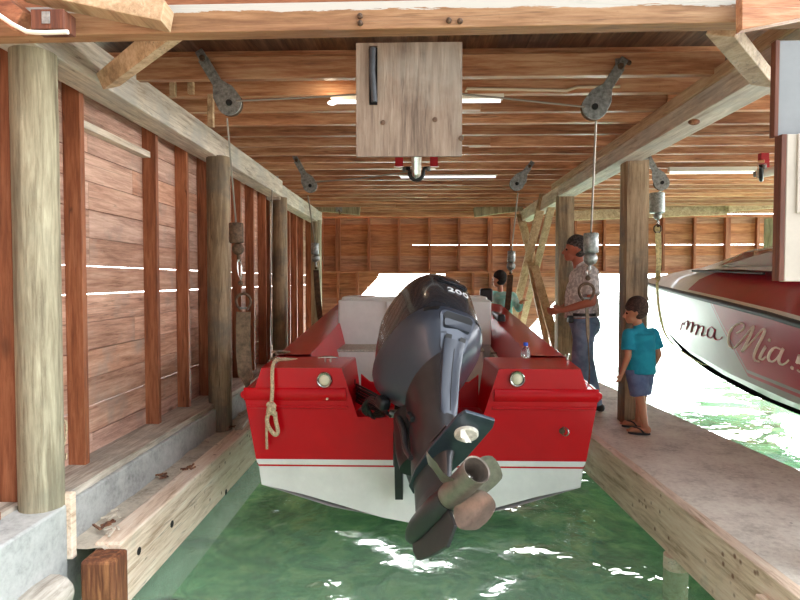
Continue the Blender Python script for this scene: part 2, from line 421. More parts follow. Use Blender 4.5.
# back wall with two boat openings closed at their top corners by gussets
holes = [(-1.62, 1.42, 1.50, .92), (2.02, 6.35, 1.50, 1.35)]  # x0,x1,ztop,gusset
def spans(z):
    xs = [XW - .02]
    segs = []; cur = XW - .02
    for x0, x1, zt, gs in holes:
        if z < zt:
            d = max(0, gs - (zt - z) * 0.95)
            a, b = x0 + d, x1 - d
            if b > a: segs.append((cur, a)); cur = b
    segs.append((cur, 7.42)); return segs
mb = MB(); zb = -.30; pitch = .2145; k = 0
while zb < 2.62:
    zt = min(zb + pitch, 2.66)
    zt2 = 1.505 if zb < 1.505 < zt - .02 else zt
    gp = .004
    for (zz0, zz1) in ([(zb, zt)] if zt2 == zt else [(zb, 1.505), (1.505, zt)]):
        lo, hi = spans(zz0 + .001), spans(zz1 - .001)
        if len(lo) != len(hi):
            hi = lo
        for (a, b), (c, d) in zip(lo, hi):
            # break long boards and open gaps here and there
            x = a
            cuts = [a]
            while b - cuts[-1] > 3.0: cuts.append(cuts[-1] + random.uniform(1.6, 2.8))
            cuts.append(b)
            for q in range(len(cuts) - 1):
                u0, u1 = cuts[q], cuts[q + 1]
                t0 = u0 if q else c; t1 = u1 if q < len(cuts) - 2 else d
                g0 = gp / 2 + (.012 if random.random() < .06 else 0)
                if 2.0 < zz0 < 2.1 and u0 > -1.5: g0 = .011
                Y0, Y1 = YB, YB + .025
                if g0 == gp / 2: mb.box(u0 + (.04 if q == 0 else -.01), YB + .026, zz0 - .03, u1 - (.04 if q == len(cuts) - 2 else -.01), YB + .04, zz0 + .03)
                vs = [(u0, Y0, zz0 + g0), (u1, Y0, zz0 + g0 * random.uniform(.3, 1.1)), (u1, Y1, zz0 + g0), (u0, Y1, zz0 + g0), (t0, Y0, zz1 - gp / 2), (t1, Y0, zz1 - gp / 2), (t1, Y1, zz1 - gp / 2), (t0, Y1, zz1 - gp / 2)]
                mb.add(vs, [(0, 3, 2, 1), (4, 5, 6, 7), (0, 1, 5, 4), (1, 2, 6, 5), (2, 3, 7, 6), (3, 0, 4, 7)])
    zb = zt; k += 1
wb = structure(mb, 'wall_back', M_BACK)
for px in (322, 338, 369, 399, 429.5, 459, 490, 511, 541, 575, 604, 632, 663, 694, 727, 757, 775):
    X = at(px, 250, YB - .05).x
    w_ = .1 if px in (338, 490, 727) else .048
    MB().box(X - w_ / 2, YB - .09, 1.53, X + w_ / 2, YB, 2.66).build('stud', M_STUD, wb, bevel=.003)
for px in (338, 357.5, 473, 490, 511):
    X = at(px, 290, YB - .05).x
    MB().box(X - .024, YB - .09, -.3, X + .024, YB, 1.49).build('stud', M_STUD, wb, bevel=.003)
for a, b in ((XW, 2.0), (2.0, 7.4)):
    MB().box(a, YB - .1, 1.49, b, YB, 1.53).build('girt', M_BACK, wb, bevel=.003)
MB().box(XW, YB - .1, 2.60, 7.4, YB - .002, 2.66).build('top_plate', M_BACK, wb, bevel=.003)

# roof deck with joists as its parts
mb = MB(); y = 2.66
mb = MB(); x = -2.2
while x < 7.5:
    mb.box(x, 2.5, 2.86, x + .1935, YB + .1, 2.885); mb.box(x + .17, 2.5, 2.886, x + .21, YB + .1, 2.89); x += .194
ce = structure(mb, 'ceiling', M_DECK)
y = 4.27; k = 0
while y < YB:
    for (a, b) in ((-2.12, 1.98), (1.93, 7.45)):
        o_ = .05 if a > 0 else 0.
        if b < 3 and k % 3 == 1:
            c = random.uniform(-.6, .9)
            MB().box(a, y, 2.66, c, y + .062, 2.86).build('joist', M_JOIST, ce, bevel=.003)
            MB().box(c - .2, y + .064, 2.66, b, y + .12, 2.86).build('joist', M_JOIST, ce, bevel=.003)
        else:
            MB().box(a, y + o_, 2.66 + random.uniform(-.004, .004), b, y + .062 + o_, 2.86).build('joist', M_JOIST, ce, bevel=.003)
    y += .405; k += 1
MB().box(-2.12, 3.98, 2.70, 1.98, 4.03, 2.86).build('joist', M_JOIST, ce, bevel=.003)
MB().box(-2.2, 2.67, 2.50, 7.5, 2.70, 2.885).build('fascia', M_BACK, ce, bevel=.003)

structure(MB().box(-8, -12, -.45, 10, .75, -.02), 'unseen_bounce_quay', concrete('bounce_quay_concrete', (128, 122, 112), (96, 90, 82)))  # unseen quay under and behind the camera, added to bounce sunlight up
# left walkway: concrete curb, sandy boards, timber edge
mb = MB().box(-2.3, 2.93, -1.0, -1.81, YB, .19)
structure(mb, 'trim_1', M_CURB, bevel=.012)
structure(MB().box(-2.3, .8, -1.0, -1.755, 2.93, .225), 'trim_2', M_CURB, bevel=.012)
# ground strip
mb = MB(); n = 60
for i in range(n + 1):
    for j in range(9):
        y = 2.97 + (YB - 2.97) * i / n; x = -1.83 + .3 * j / 8
        mb.v.append(Vector((x, y, -.02 + .018 * noise.noise(Vector((x * 9, y * 5, 0))) - .02 * (j > 6))))
for i in range(n):
    for j in range(8):
        a = i * 9 + j; mb.f.append([a, a + 1, a + 10, a + 9]); mb.m.append(0)
structure(mb, 'floor', M_SAND, smooth=60)
EDGE = None
MB_ = MB().box(-1.66, 3.0, -.36, -1.52, 11.9, .0)
EDGE = tag(MB_.build('edge_timber', M_CREAM, bevel=.012), 'long cream painted timber edging the left walkway above the water, rust stained', 'timber')
tag(MB().box(-1.645, 2.84, -.42, -1.48, 2.995, -.025).build('timber_end_block', M_DARKW, bevel=.014), 'dark brown split end block of the walkway timber, lower left', 'timber block')
mb = MB(); rings = []
for i in range(9):
    y = 1.7 + 1.08 * i / 8; rr = .1 + .008 * math.sin(i * 2.1)
    rings.append([(-1.80 + (rr + .012 * noise.noise(Vector((k, i, 0)))) * 1.0 * math.cos(2 * PI * k / 14) + .07, y, -.14 + rr * .9 * math.sin(2 * PI * k / 14)) for k in range(14)])
mb.loft(rings)
tag(mb.build('weathered_log', M_WALK, smooth=50), 'weathered pale log lying below the concrete curb at lower left', 'log')
tag(MB().box(-1.80, 2.932, -.06, -1.735, 2.975, .275).build('upright_board', M_CREAM, bevel=.005), 'short cream upright board capping the joint between the concrete curbs', 'board')
def atx(px, py, X):
    d = ray(px, py); return CAM + d * (X / d.x)
for (px, py) in ((139, 551), (172, 524), (226, 492)):
    p = atx(px, py, -1.5195)
    MB().rev(p, (1, 0, 0), [(-.004, .022), (.002, .022), (.0025, .018), (.001, 0)], 14).build('bolt_hole', M_DARK, EDGE)
# debris on walkway
spots = [(-1.74, 5.9), (-1.69, 5.4), (-1.75, 4.9), (-1.74, 4.0), (-1.73, 3.35), (-1.7, 3.2), (-1.64, 3.1), (-1.62, 4.2)]
for i, (x, y) in enumerate(spots):
    mb = MB(); 
    for q in range(5):
        a = random.uniform(0, PI); L = random.uniform(.015, .04); c = Vector((x + random.uniform(-.03, .03), y + random.uniform(-.05, .05), .012))
        mb.beam(c - Vector((math.cos(a), math.sin(a), 0)) * L, c + Vector((math.cos(a), math.sin(a), .2)) * L, .012, .008)
    tag(mb.build('wood_debris', M_DARKW if i % 2 else M_SAND), 'small scatter of bark chips on the sandy left walkway', 'debris', 'bark debris on the left walkway', 'stuff')
tag(MB().beam((-1.72, 6.3, .03), (-1.60, 5.3, .015), .07, .03).build('loose_plank', M_WALK, bevel=.004), 'loose grey plank lying on the far part of the left walkway', 'plank')

# right dock : slab + fascia, slightly turned
def dockx(y, w):  # w 0 inner 1 outer
    return (1.735 - .047 * y) if w == 0 else (3.06 - .083 * y)
mb = MB()
ys = [1.2 + i * (YB - .3 - 1.2) / 24 for i in range(25)]
vs = []
rings = []
for y in ys:
    a, b = dockx(y, 0) + .08, dockx(y, 1)
    r = [(a, y, -.16)] + [(a + (b - a) * t / 6, y, .004 * noise.noise(Vector((t, y * 2, 5)))) for t in range(7)] + [(b, y, -.16)]
    rings.append(r)
mb.loft(rings, True, True)
tag(mb.build('dock_slab', M_SLAB, smooth=40), 'pale worn concrete dock slab running between the two boat bays', 'dock')
mb = MB(); rings = []
for i, y in enumerate(ys):
    a = dockx(y, 0); j = .004 * noise.noise(Vector((y * 3, 0, 0)))
    rings.append([(a + j, y, -.35), (a + .078, y, -.35), (a + .078, y, .004), (a + j + .006, y, .0 + j)])
mb.loft(rings)
tag(mb.build('dock_fascia_timber', M_CREAM, bevel=.006), 'long cream weathered fascia timber along the near side of the concrete dock', 'timber')
tag(MB().beam((dockx(2.75, 0) - .02, 2.78, -.20), (dockx(1.3, 0) - .02, 1.3, -.20), .04, .20).build('patch_board', M_CREAM, bevel=.008), 'short thicker patch board fixed on the dock fascia at lower right', 'board')
mb = MB(); rings = [[(dockx(y, 1) + d, y, z) for d, z in ((0, -.02), (.06, -.02), (.06, -.33), (0, -.33))] for y in (1.2, YB - .3)]
mb.loft(rings)
tag(mb.build('outer_fascia_timber', M_CREAM, bevel=.006), 'fascia timber along the far side of the concrete dock', 'timber')
def pile(x, y, z0, z1, r, mat, name='dock_pile', seg=20, sq=False):
    rings = []
    nn = 14
    for i in range(nn + 1):
        z = z0 + (z1 - z0) * i / nn; q = []
        for k in range(seg):
            a = 2 * PI * k / seg; rr = r * (1 + .03 * noise.noise(Vector((math.cos(a) * 2 + x, math.sin(a) * 2 + y, z * .8))))
            if sq: rr *= 1.0 / max(abs(math.cos(a)), abs(math.sin(a))) ** .75
            q.append((rr * math.cos(a) + x, rr * math.sin(a) + y, z))
        rings.append(q)
    return MB().loft(rings).build(name, mat, smooth=45, origin=(x, y, z0))
tag(pile(1.60, 3.70, -1.4, -.35, .072, M_CREAM), 'round white pile standing in water under the near dock edge', 'pile')

# posts
tag(pile(-1.865, 2.90, .2, 2.45, .103, M_POST, 'timber_post'), 'thick round grey-green timber post nearest the camera at left', 'post', None)
tag(pile(-1.80, 5.42, -.1, 2.46, .104, M_POST2, 'timber_post'), 'round mottled grey post on the left walkway, second from the camera', 'post')
tag(pile(-1.86, 8.10, -.1, 2.46, .105, M_POST2, 'timber_post'), 'round tan post on the left walkway just left of the red gunwale', 'post')
tag(pile(-1.86, 11.06, -.1, 2.45, .10, M_POST, 'timber_post'), 'round grey-green post in the far left corner of the boathouse', 'post')
tag(pile(2.045, 5.74, 0, 2.46, .108, M_POST2, 'timber_post', 24, True), 'square paint-streaked timber post standing beside the boy on the dock', 'post')
tag(pile(2.03, 8.34, 0, 2.50, .112, M_POST2, 'timber_post', 24, True), 'square tan timber post on the dock behind the man', 'post')
tag(pile(6.42, 11.1, -1.3, 2.46, .115, M_POST, 'timber_post'), 'round grey post by the far right end of the back wall', 'post')
tag(pile(2.02, 2.72, 0, 2.46, .11, M_POST2, 'timber_post', 24, True), 'timber post carrying the right header near the hanging white panel', 'post')

# headers
def hdr(x0, x1, y0, y1, z0, z1, lab):
    return tag(MB().box(x0, y0, z0, x1, y1, z1).build('header_beam', M_HEAD, bevel=.006), lab, 'beam')
hdr(-1.98, -1.78, 2.68, 7.95, 2.45, 2.66, 'long weathered white header beam over the left posts')
hdr(-2.0, -1.82, 7.96, 11.5, 2.42, 2.64, 'farther weathered header beam at left reaching the back corner')
hdr(1.86, 2.08, 2.68, 8.0, 2.45, 2.65, 'long grey header beam over the dock, its underside painted white')
hdr(1.93, 2.12, 8.35, 11.4, 2.44, 2.64, 'farther header beam above the crossed braces')
tag(MB().box(1.832, 2.75, 2.575, 1.858, 8.3, 2.655).build('top_plate_board', M_LIGHTW, bevel=.004), 'thin tan board nailed along the top inner edge of the right header beam', 'board')
# cut joist notch avoided: plate sits inside joist line
# front beam (slightly sloping up to the right)
za, zb_ = 2.402, 2.435
mb = MB(); x0, x1 = -1.93, 2.6
mb.add([(x0, 2.58, za), (x1, 2.58, zb_), (x1, 2.665, zb_), (x0, 2.665, za), (x0, 2.58, za + .122), (x1, 2.58, zb_ + .112), (x1, 2.665, zb_ + .112), (x0, 2.665, za + .122)],
       [(0, 3, 2, 1), (4, 5, 6, 7), (0, 1, 5, 4), (1, 2, 6, 5), (2, 3, 7, 6), (3, 0, 4, 7)])
fb = tag(mb.build('front_crossbeam', M_BEAM, bevel=.004), 'large front crossbeam with flaking white paint along its top edge', 'beam')
for px, py in ((360, 23), (449, 20.5), (360, 16), (460, 21)):
    c = at(px, py, 2.575)
    MB().rev(c, (0, -1, 0), [(-.01, .012), (.004, .012), (.009, .008), (.012, .0)], 10).build('bolt', M_RUST, fb, smooth=40)
tag(MB().box(-2.1, 3.80, 2.62, 1.9, 3.86, 2.76).build('roof_crossbeam', M_JOIST, bevel=.005), 'heavy tan roof crossbeam with bolt plate just behind the plywood board', 'beam')
tag(MB().box(-2.1, 3.30, 2.70, 1.98, 3.35, 2.855).build('roof_joist', M_JOIST, bevel=.004), 'brown roof joist seen just above the front of the heavy crossbeam', 'joist')
o = empty('bolt_plate', at(620, 63, 3.79)); tag(o, 'square steel bolt plate on the heavy roof crossbeam', 'plate')
c = Vector(o.location)
MB().box(c.x - .028, c.y - .004, c.z - .028, c.x + .028, c.y + .006, c.z + .028).build('plate', M_GALV, o, bevel=.002)
MB().rev(c, (0, -1, 0), [(0, .016), (.012, .016), (.014, .0)], 8).build('nut', M_RUST, o)
MB().rev(c + Vector((.055, 0, 0)), (0, -1, 0), [(0, .016), (.008, .014), (.01, 0)], 10).build('washer', M_RUST, o)

# corner timbers at top left / top right
a = at(20, -14, 2.45); b = at(168, 17, 2.50)
tag(MB().beam(a, b, .12, .085, (0, 0, 1)).build('roof_brace', M_LIGHTW, bevel=.004), 'pale cut timber crossing in front of the crossbeam at top left', 'timber')
a = at(108, 80, 3.35); b = at(172, 30, 2.75)
tag(MB().beam(a, b, .09, .10, (0, 1, .3)).build('knee_brace', M_LIGHTW, bevel=.004), 'pale diagonal knee brace between the left header and the front crossbeam', 'brace')
a = at(765, 82, 3.3); b = at(722, 30, 2.75)
tag(MB().beam(a, b, .05, .13, (0, 1, .2)).build('knee_brace', M_LIGHTW, bevel=.004), 'diagonal knee brace between the right header and the front crossbeam', 'brace')
p = at(52, 22, 2.44); 
o = empty('bracket_block', p); tag(o, 'orange-brown timber block with steel strap at the top left corner', 'block')
MB().box(p.x - .07, p.y - .03, p.z - .04, p.x + .066, p.y + .06, p.z + .04).build('block', M_STUDD, o, bevel=.004)
MB().box(p.x - .022, p.y - .034, p.z - .02, p.x + .012, p.y - .031, p.z + .028).build('strap_plate', M_GALV, o, bevel=.001)
tag(MB().tube([at(-20, 2, 2.40), at(22, 31, 2.40), at(40, 33, 2.39), at(68, 32, 2.39)], .009, 10, smooth=1).build('conduit', M_PVC, smooth=60), 'thin white conduit along the timber block at top left', 'pipe')
a = at(-5, -2, 2.50); b = at(25, 24, 2.46)
tag(MB().beam(a, b, .07, .09).build('short_timber', M_BACK, bevel=.004), 'brown stub of rafter at the extreme top left corner', 'timber')
p0 = at(742, 29, 2.55); p1 = at(802, 29, 2.55)
mb = MB(); q = [at(742, -6, 2.5), at(742, 29.5, 2.5), at(810, 16, 2.5), at(810, -6, 2.5)]
mb.add([v for v in q] + [v + Vector((0, .05, 0)) for v in q], [(0, 1, 2, 3), (7, 6, 5, 4), (0, 4, 5, 1), (1, 5, 6, 2), (2, 6, 7, 3), (3, 7, 4, 0)])
tag(mb.build('gusset_board', M_BEAM if False else M_JOIST, bevel=.003), 'brown gusset board over the crossbeam at the top right corner', 'board')

# white hanging panel at right
x0 = at(783, 200, 2.52).x
o = empty('white_panel', (x0 + .4, 2.52, 1.35)); tag(o, 'white painted panel hanging at the right edge with a brown edge stud', 'panel')
zt = at(783, 134, 2.5).z; zt2 = at(783, 36, 2.5).z; zb = at(783, 281.5, 2.5).z
MB().box(x0, 2.50, zb, x0 + .8, 2.535, zt).build('lower_board', M_WPAINT, o, bevel=.003)
MB().box(x0 - .012, 2.545, zt, x0 + .8, 2.57, zt2).build('upper_board', M_WPAINT2, o, bevel=.003)
MB().box(x0 - .022, 2.50, zb + .002, x0 - .001, 2.55, zt).build('edge_stud', M_STUDD, o, bevel=.002)
MB().box(x0 - .03, 2.54, zt, x0 - .013, 2.575, zt2).build('edge_stud', M_STUDD, o, bevel=.002)
MB().box(x0 + .04, 2.492, at(783, 213, 2.5).z, x0 + .6, 2.50, zt - .0).build('raised_sheet', M_WPAINT, o, bevel=.002)

# plywood board with slot
o = empty('plywood_board', at(409, 100, 2.7)); tag(o, 'square weathered plywood board hanging below the front crossbeam', 'board')
A, B = at(356, 43, 2.70), at(462, 156, 2.70)
sl0, sl1 = at(369, 46, 2.7), at(377.5, 105, 2.7)
mb = MB()
mb.box(A.x, 2.70, B.z, sl0.x, 2.718, A.z); mb.box(sl1.x, 2.70, B.z, B.x, 2.718, A.z)
mb.box(sl0.x, 2.70, B.z, sl1.x, 2.718, sl1.z); mb.box(sl0.x, 2.70, sl0.z, sl1.x, 2.718, A.z)
MB().box(A.x, 2.719, B.z + .001, B.x, 2.725, A.z - .001).build('backing', M_DARK, o)
mb.build('panel', M_PLY, o)
MB().tube([at(373, 48, 2.692), at(372.2, 70, 2.688), at(374.5, 102, 2.692)], .014, 8).build('strap_end', M_RUBBER, o, smooth=60)
for px, py in ((435, 119.5), (383, 122.5), (461, 138)):
    c = at(px, py, 2.70)
    MB().rev(c, (0, -1, 0), [(-.004, .013), (.003, .011), (.005, .004), (.0045, 0)], 10).build('bolt', M_RUST, o, smooth=40)

# X braces on the dock line
o1 = 'pale two-by-four of the crossed dock braces, '
X = 2.02
def xb(a, b, lab, dx):
    Y0, z0, Y1, z1 = a[0], a[1], b[0], b[1]
    tag(MB().beam((X + dx, Y0, z0), (X + dx, Y1, z1), .045, .095, (1, 0, 0)).build('cross_brace', M_LIGHTW, bevel=.004), lab, 'brace', 'crossed dock braces')
    # (beam is laid with its wide face sideways)
def xbp(p, Yp, q, Yq, lab, w=.09):
    P, Q = at(*p, Yp), at(*q, Yq)
    tag(MB().beam(P, Q, .05, w, (1, 0, 0)).build('cross_brace', M_LIGHTW if w > .08 else M_POST2, bevel=.004), lab, 'brace')
xbp((545, 190), 9.3, (507, 345), 11.75, 'longest pale cross brace leaning left down from the header', .13)
xbp((553, 200), 9.0, (521, 330), 11.9, 'pale cross brace just right of and parallel to the longest one', .11)
xbp((520, 215), 11.3, (563.5, 372), 8.55, 'grey-tan cross brace leaning right down to the tan post', .14)
xbp((529, 262), 10.3, (553, 372), 8.75, 'thin pale cross brace low beside the tan post', .085)

# transverse pale beams near the back
def tb(p, q, Y, h, lab, mat=None):
    P, Q = at(*p, Y), at(*q, Y + .0)
    tag(MB().beam(P, Q, .12, h).build('cross_beam', mat or M_LIGHTW, bevel=.006), lab, 'beam')
tb((312, 206), (360, 211), 11.1, .16, 'short pale stub beam over the far left post', M_POST)
tb((474, 212.5), (522, 206), 11.0, .17, 'pale stub beam with blackened end left of the crossed braces', M_POST)
tb((566, 216), (726, 210), 11.1, .17, 'pale beam across the back of the right bay')
tb((727, 207), (792, 201.5), 10.9, .18, 'second pale beam across the back at far right')
tb((310, 212.5), (560, 213), 11.7, .14, 'stained brown beam under the last joists across the left bay', M_JOIST)

# ------------------------------------------------------------------ fluorescent lights, pipes
def tube_light(px, py, z, Y, L, lab):
    c = at(px, py, Y); o = empty('fluorescent_light', c); tag(o, lab, 'light', 'fluorescent tube lights')
    MB().box(c.x - L / 2, Y - .03, c.z + .012, c.x + L / 2, Y + .03, 2.658).build('housing', M_PVC, o, bevel=.003)
    MB().tube([(c.x - L / 2 + .02, Y, c.z), (c.x + L / 2 - .02, Y, c.z)], .013, 10).build('tube', M_TUBE, o, smooth=60)
tube_light(417, 101.5, 0, 4.3, 1.22, 'long white tube light fixed under joists behind the plywood board')
tube_light(448, 177, 0, 7.53, 1.22, 'white tube light on the joists beyond the hoist shaft')
tube_light(712, 172.5, 0, 7.1, 1.0, 'white tube light on the joists over the right bay')
for px, lab in ((332, 'small bright bulb glowing on a joist left of the plywood board'),):
    c = at(px, 103, 4.24)
    tag(MB().ball(c, .028, sc=(1.2, .8, .6)).build('light_bulb', M_TUBE, smooth=80), lab, 'lamp')
    ld = bpy.data.lights.new('bulb', 'POINT'); lo = bpy.data.objects.new('bulb_light', ld); COL.objects.link(lo); lo.location = c + Vector((0, -.06, -.0)); ld.energy = 1.4; ld.shadow_soft_size = .03; ld.color = (1, .8, .55)
Yc = 4.25
tag(MB().tube([at(466, 92, Yc), at(467, 88.5, Yc), at(520, 89.5, Yc), at(567, 90.5, Yc), at(577, 87, Yc), at(620, 86.5, Yc)], .011, 10).build('pvc_pipe', M_PVC2, smooth=50), 'thin beige plastic pipe along a joist right of the plywood board', 'pipe')

def winch(c, d, lab, L=2.2):
    c = Vector(c); o = empty('hoist_shaft', c); tag(o, lab, 'hoist')
    d = Vector(d).normalized(); sd = d.cross(Vector((0, 0, 1))).normalized()
    MB().tube([c, c - d * L], .048, 18).build('pipe', M_PVC, o, smooth=50)
    MB().rev(c + d * .005, d, [(0, .03), (.03, .03), (.03, 0)], 14).build('shaft_end', M_GALV, o, smooth=40)
    pts = [c - sd * .14 + Vector((0, 0, .06)), c - sd * .08 + Vector((0, 0, .05))] + [c + sd * .072 * math.cos(t) + Vector((0, 0, .072 * math.sin(t))) for t in [PI + PI * k / 8 for k in range(9)]] + [c + sd * .08 + Vector((0, 0, .05)), c + sd * .14 + Vector((0, 0, .06))]
    MB().tube([p - d * .04 for p in pts], .022, 8).build('clamp', M_BLACK, o, smooth=50)
    for s in (-1, 1):
        MB().rev(c + sd * .13 * s + Vector((0, 0, .06)) - d * .07, (0, 0, -1), [(0, .02), (.04, .02), (.045, 0)], 8).build('bolt', M_GALV, o)
        q = c + sd * .185 * s + Vector((0, 0, .12)) + d * -.06
        MB().box(q.x - .042, q.y - .03, q.z - .055, q.x + .042, q.y + .03, q.z + .05).build('red_plate', M_REDP, o, bevel=.003)
    MB().beam(c - sd * .24 + Vector((0, 0, .085)) - d * .04, c + sd * .24 + Vector((0, 0, .085)) - d * .04, .06, .03).build('crossbar', M_JOIST, o, bevel=.003)
winch(at(416.5, 174, 6.5), (0, 1, 0), 'white pipe hoist shaft in a black clamp under the ceiling, left bay')
winch(at(757, 174, 6.5), (-.85, .5, -.12), 'white pipe hoist shaft in a black clamp above the right boat', .6)

# ------------------------------------------------------------------ pulleys, cables, hoist tackle
def pulley(top, low, Y, lab, cable_to, side=1):
    T, Lw = at(*top, Y + .02), at(*low, Y)
    o = empty('pulley_arm', T); tag(o, lab, 'pulley', 'pulley arms under the ceiling')
    d = (Lw - T).normalized(); s = d.cross(Vector((0, 1, 0))).normalized()
    k = Y / 4.6
    mb = MB()
    w0, w1 = .032, .036
    def plate(yo):
        out = []
        a = T - d * .04
        n = 10
        pts = [T - s * w0 - d * .02, T - d * .05, T + s * w0 - d * .02]
        pts2 = [Lw + (s * math.cos(t) + d * math.sin(t)) * .078 for t in [PI * q / n for q in range(n + 1)]]
        p3 = [T + s * w0 + d * ((Lw - T).length - .13), T + s * w0]
        r = [T - s * w0, T + s * w0, Lw - d * .15 + s * w0, Lw - d * .08 + s * .07] + pts2 + [Lw - d * .08 - s * .07, Lw - d * .15 - s * w0]
        return [p + Vector((0, yo, 0)) for p in r]
    A = plate(-.028); B = plate(-.018); n = len(A)
    mb.add(A + B, [tuple(range(n))[::-1], tuple(range(n, 2 * n))] + [(i, (i + 1) % n, n + (i + 1) % n, n + i) for i in range(n)])
    mb.build('arm_plate', M_GALV, o, bevel=.002)
    MB().rev(Lw + Vector((0, -.016, 0)), (0, 1, 0), [(0, .02), (0, .076), (.006, .076), (.012, .066), (.02, .066), (.028, .076), (.032, .076), (.032, .02)], 24).build('sheave', M_RUST, o, smooth=40)
    MB().rev(Lw + Vector((0, -.028, 0)), (0, -1, 0), [(0, .02), (.012, .018), (.014, 0)], 12).build('axle', M_DARK, o, smooth=40)
    MB().rev(T + Vector((0, -.028, 0)), (0, -1, 0), [(0, .02), (.014, .018), (.016, 0)], 6).build('bolt', M_RUST, o)
    MB().beam(T + d * .03, T - d * .07 + Vector((0, .02, 0)), .05, .04, (0, 1, 0)).build('hanger', M_GALV, o, bevel=.003)
    return Lw
def hook(Y, lab, cab_top, blk_top, blk_bot, ball_c, ball_r, chain_to, mat=M_GALV, shack=None, group=None, Yt=None):
    """cylinder weight, ball, turnbuckle; cable is a part"""
    a = at(*cab_top, Yt or Y); b = at(*blk_top, Y); c = at(*blk_bot, Y); d = at(*ball_c, Y); e2 = at(*chain_to, Y)
    o = empty('hoist_tackle', b); tag(o, lab, 'hoist tackle', 'cable weights and hooks')
    MB().tube([a, b], .0065 if Y < 6 else .008, 6).build('cable', M_CABLE, o, smooth=60)
    L = (c - b).length; R = (blk_bot[1] - blk_top[1]) / 600 * Y * .36
    MB().rev(b, (c - b), [(-.0, .0), (-.0, R * .92), (.006, R), (L - .006, R), (L, R * .9), (L, 0)], 20).build('weight', mat, o, smooth=40)
    MB().ball(d, ball_r).build('ball', mat, o, smooth=80)
    mb = MB(); q = 5
    dn = (e2 - d); dn_l = dn.length; u = dn.normalized()
    st = d + u * ball_r
    MB().tube([st - u * .01, st + u * .03], .012, 8).build('eye', mat, o, smooth=60)
    mid = st.lerp(e2, .5); sx = Vector((1, 0, 0))
    hw = .013
    L2 = (e2 - st).length
    lp = [st + u * .02] + [st + u * (L2 * t) + sx * hw * s for t, s in ((.25, .8), (.45, 1), (.7, .7), (.9, 0.2), (.7, -.7), (.45, -1), (.25, -.8))] + [st + u * .02]
    MB().tube(lp, .0055, 6).build('turnbuckle', M_STEEL, o, smooth=60)
    MB().ball(e2, .018).build('swivel', M_RUST, o, smooth=80)
    return o
def shackle(c, Y, r, lab, mat=M_RUST):
    c = at(*c, Y)
    pts = [c + Vector((math.sin(t) * r * (1 + .12 * math.cos(t)), 0, math.cos(t) * r * 1.15)) for t in [PI * .86 * (k / 10 - 1) for k in range(21)]]
    o = MB().tube(pts, r * .2, 8).build('shackle', mat, smooth=60, origin=c)
    tag(o, lab, 'shackle', 'lifting shackles')
    MB().tube([c + Vector((-r * .75, 0, -r * .85)), c + Vector((r * .75, 0, -r * .85))], r * .16, 8).build('pin', M_GALV, o, smooth=60)
    return c
def strap(pts, w, mat, lab, t=.006, across=(0, 1, 0)):
    pts = [Vector(p) for p in pts]
    for _ in range(2):
        q = [pts[0]]
        for a, b in zip(pts, pts[1:]): q += [a.lerp(b, .25), a.lerp(b, .75)]
        q.append(pts[-1]); pts = q
    rings = []; n = len(pts)
    for i, p in enumerate(pts):
        d = (pts[min(i + 1, n - 1)] - pts[max(0, i - 1)]).normalized()
        wi = w if not isinstance(w, (list, tuple)) else w[min(len(w) - 1, int(i * len(w) / n))]
        ac = Vector(across if not isinstance(across, list) else across[min(len(across) - 1, int(i * len(across) / n))]).normalized()
        nn = d.cross(ac).normalized()
        rings.append([p - ac * wi / 2 - nn * t / 2, p + ac * wi / 2 - nn * t / 2, p + ac * wi / 2 + nn * t / 2, p - ac * wi / 2 + nn * t / 2])
    return tag(MB().loft(rings).build('lifting_strap', mat, smooth=50), lab, 'strap')

Y1 = 4.35
Yp = 3.74; Ypf = 6.55
pulley((204, 60), (230.5, 104), Yp, 'steel pulley arm over the left side of the near boat stern', None)
hook(Y1 - .25, 'dark cylinder weight and ball hanging left of the red boat stern', (227, 118), (236, 223), (236.5, 243), (238, 249), .042, (240.5, 283), M_RUST, Yt=Yp)
shackle((243.5, 302), Y1 - .25, .05, 'rusty shackle holding the wide strap at the left of the red boat')
Ys = Y1 - .25
P = [at(243.5, 312, Ys), at(243, 345, Ys), at(245, 372, Ys), at(249, 396, Ys + .1), Vector((-1.18, Ys + .3, .4)), Vector((-1.12, Ys + .35, .02)), Vector((-.55, Ys + .35, -.21)), Vector((.02, Ys + .35, -.34)), Vector((.6, Ys + .35, -.21)), Vector((1.16, Ys + .35, .02)), Vector((1.24, Ys + .35, .42)), at(590, 380, Ys + .05), at(588.5, 350, Ys), at(587, 308, Ys)]
strap(P, [.1, .1, .05, .05, .1, .1, .1, .1, .05, .035, .03], M_STRAPW, 'wide brown-grey webbing strap slung under the stern of the red boat', across=[(1, 0, 0), (1, .2, 0), (.3, 1, 0), (0, 1, 0), (0, 1, 0), (0, 1, 0), (0, 1, 0), (0, 1, 0), (.2, 1, 0), (1, .6, 0)])
pulley((619, 68), (593.5, 108), Yp, 'steel pulley arm over the right side of the near boat stern', None)
hook(Ys, 'galvanised cylinder weight and ball hanging in front of the man', (596, 121), (591, 233), (591, 253), (590.5, 258.5), .048, (588, 278), Yt=Yp)
shackle((586.5, 292), Ys, .05, 'shackle holding the strap in front of the man\'s hip')
Yf = 7.4
pulley((297, 161), (310.5, 186), Ypf, 'small pulley arm at the far left under the ceiling', None)
hook(Yf, 'small cylinder weight hanging beside the far left post', (308, 196), (315, 243), (315, 254), (315.5, 258), .055, (316, 268), M_GALV, Yt=Ypf)
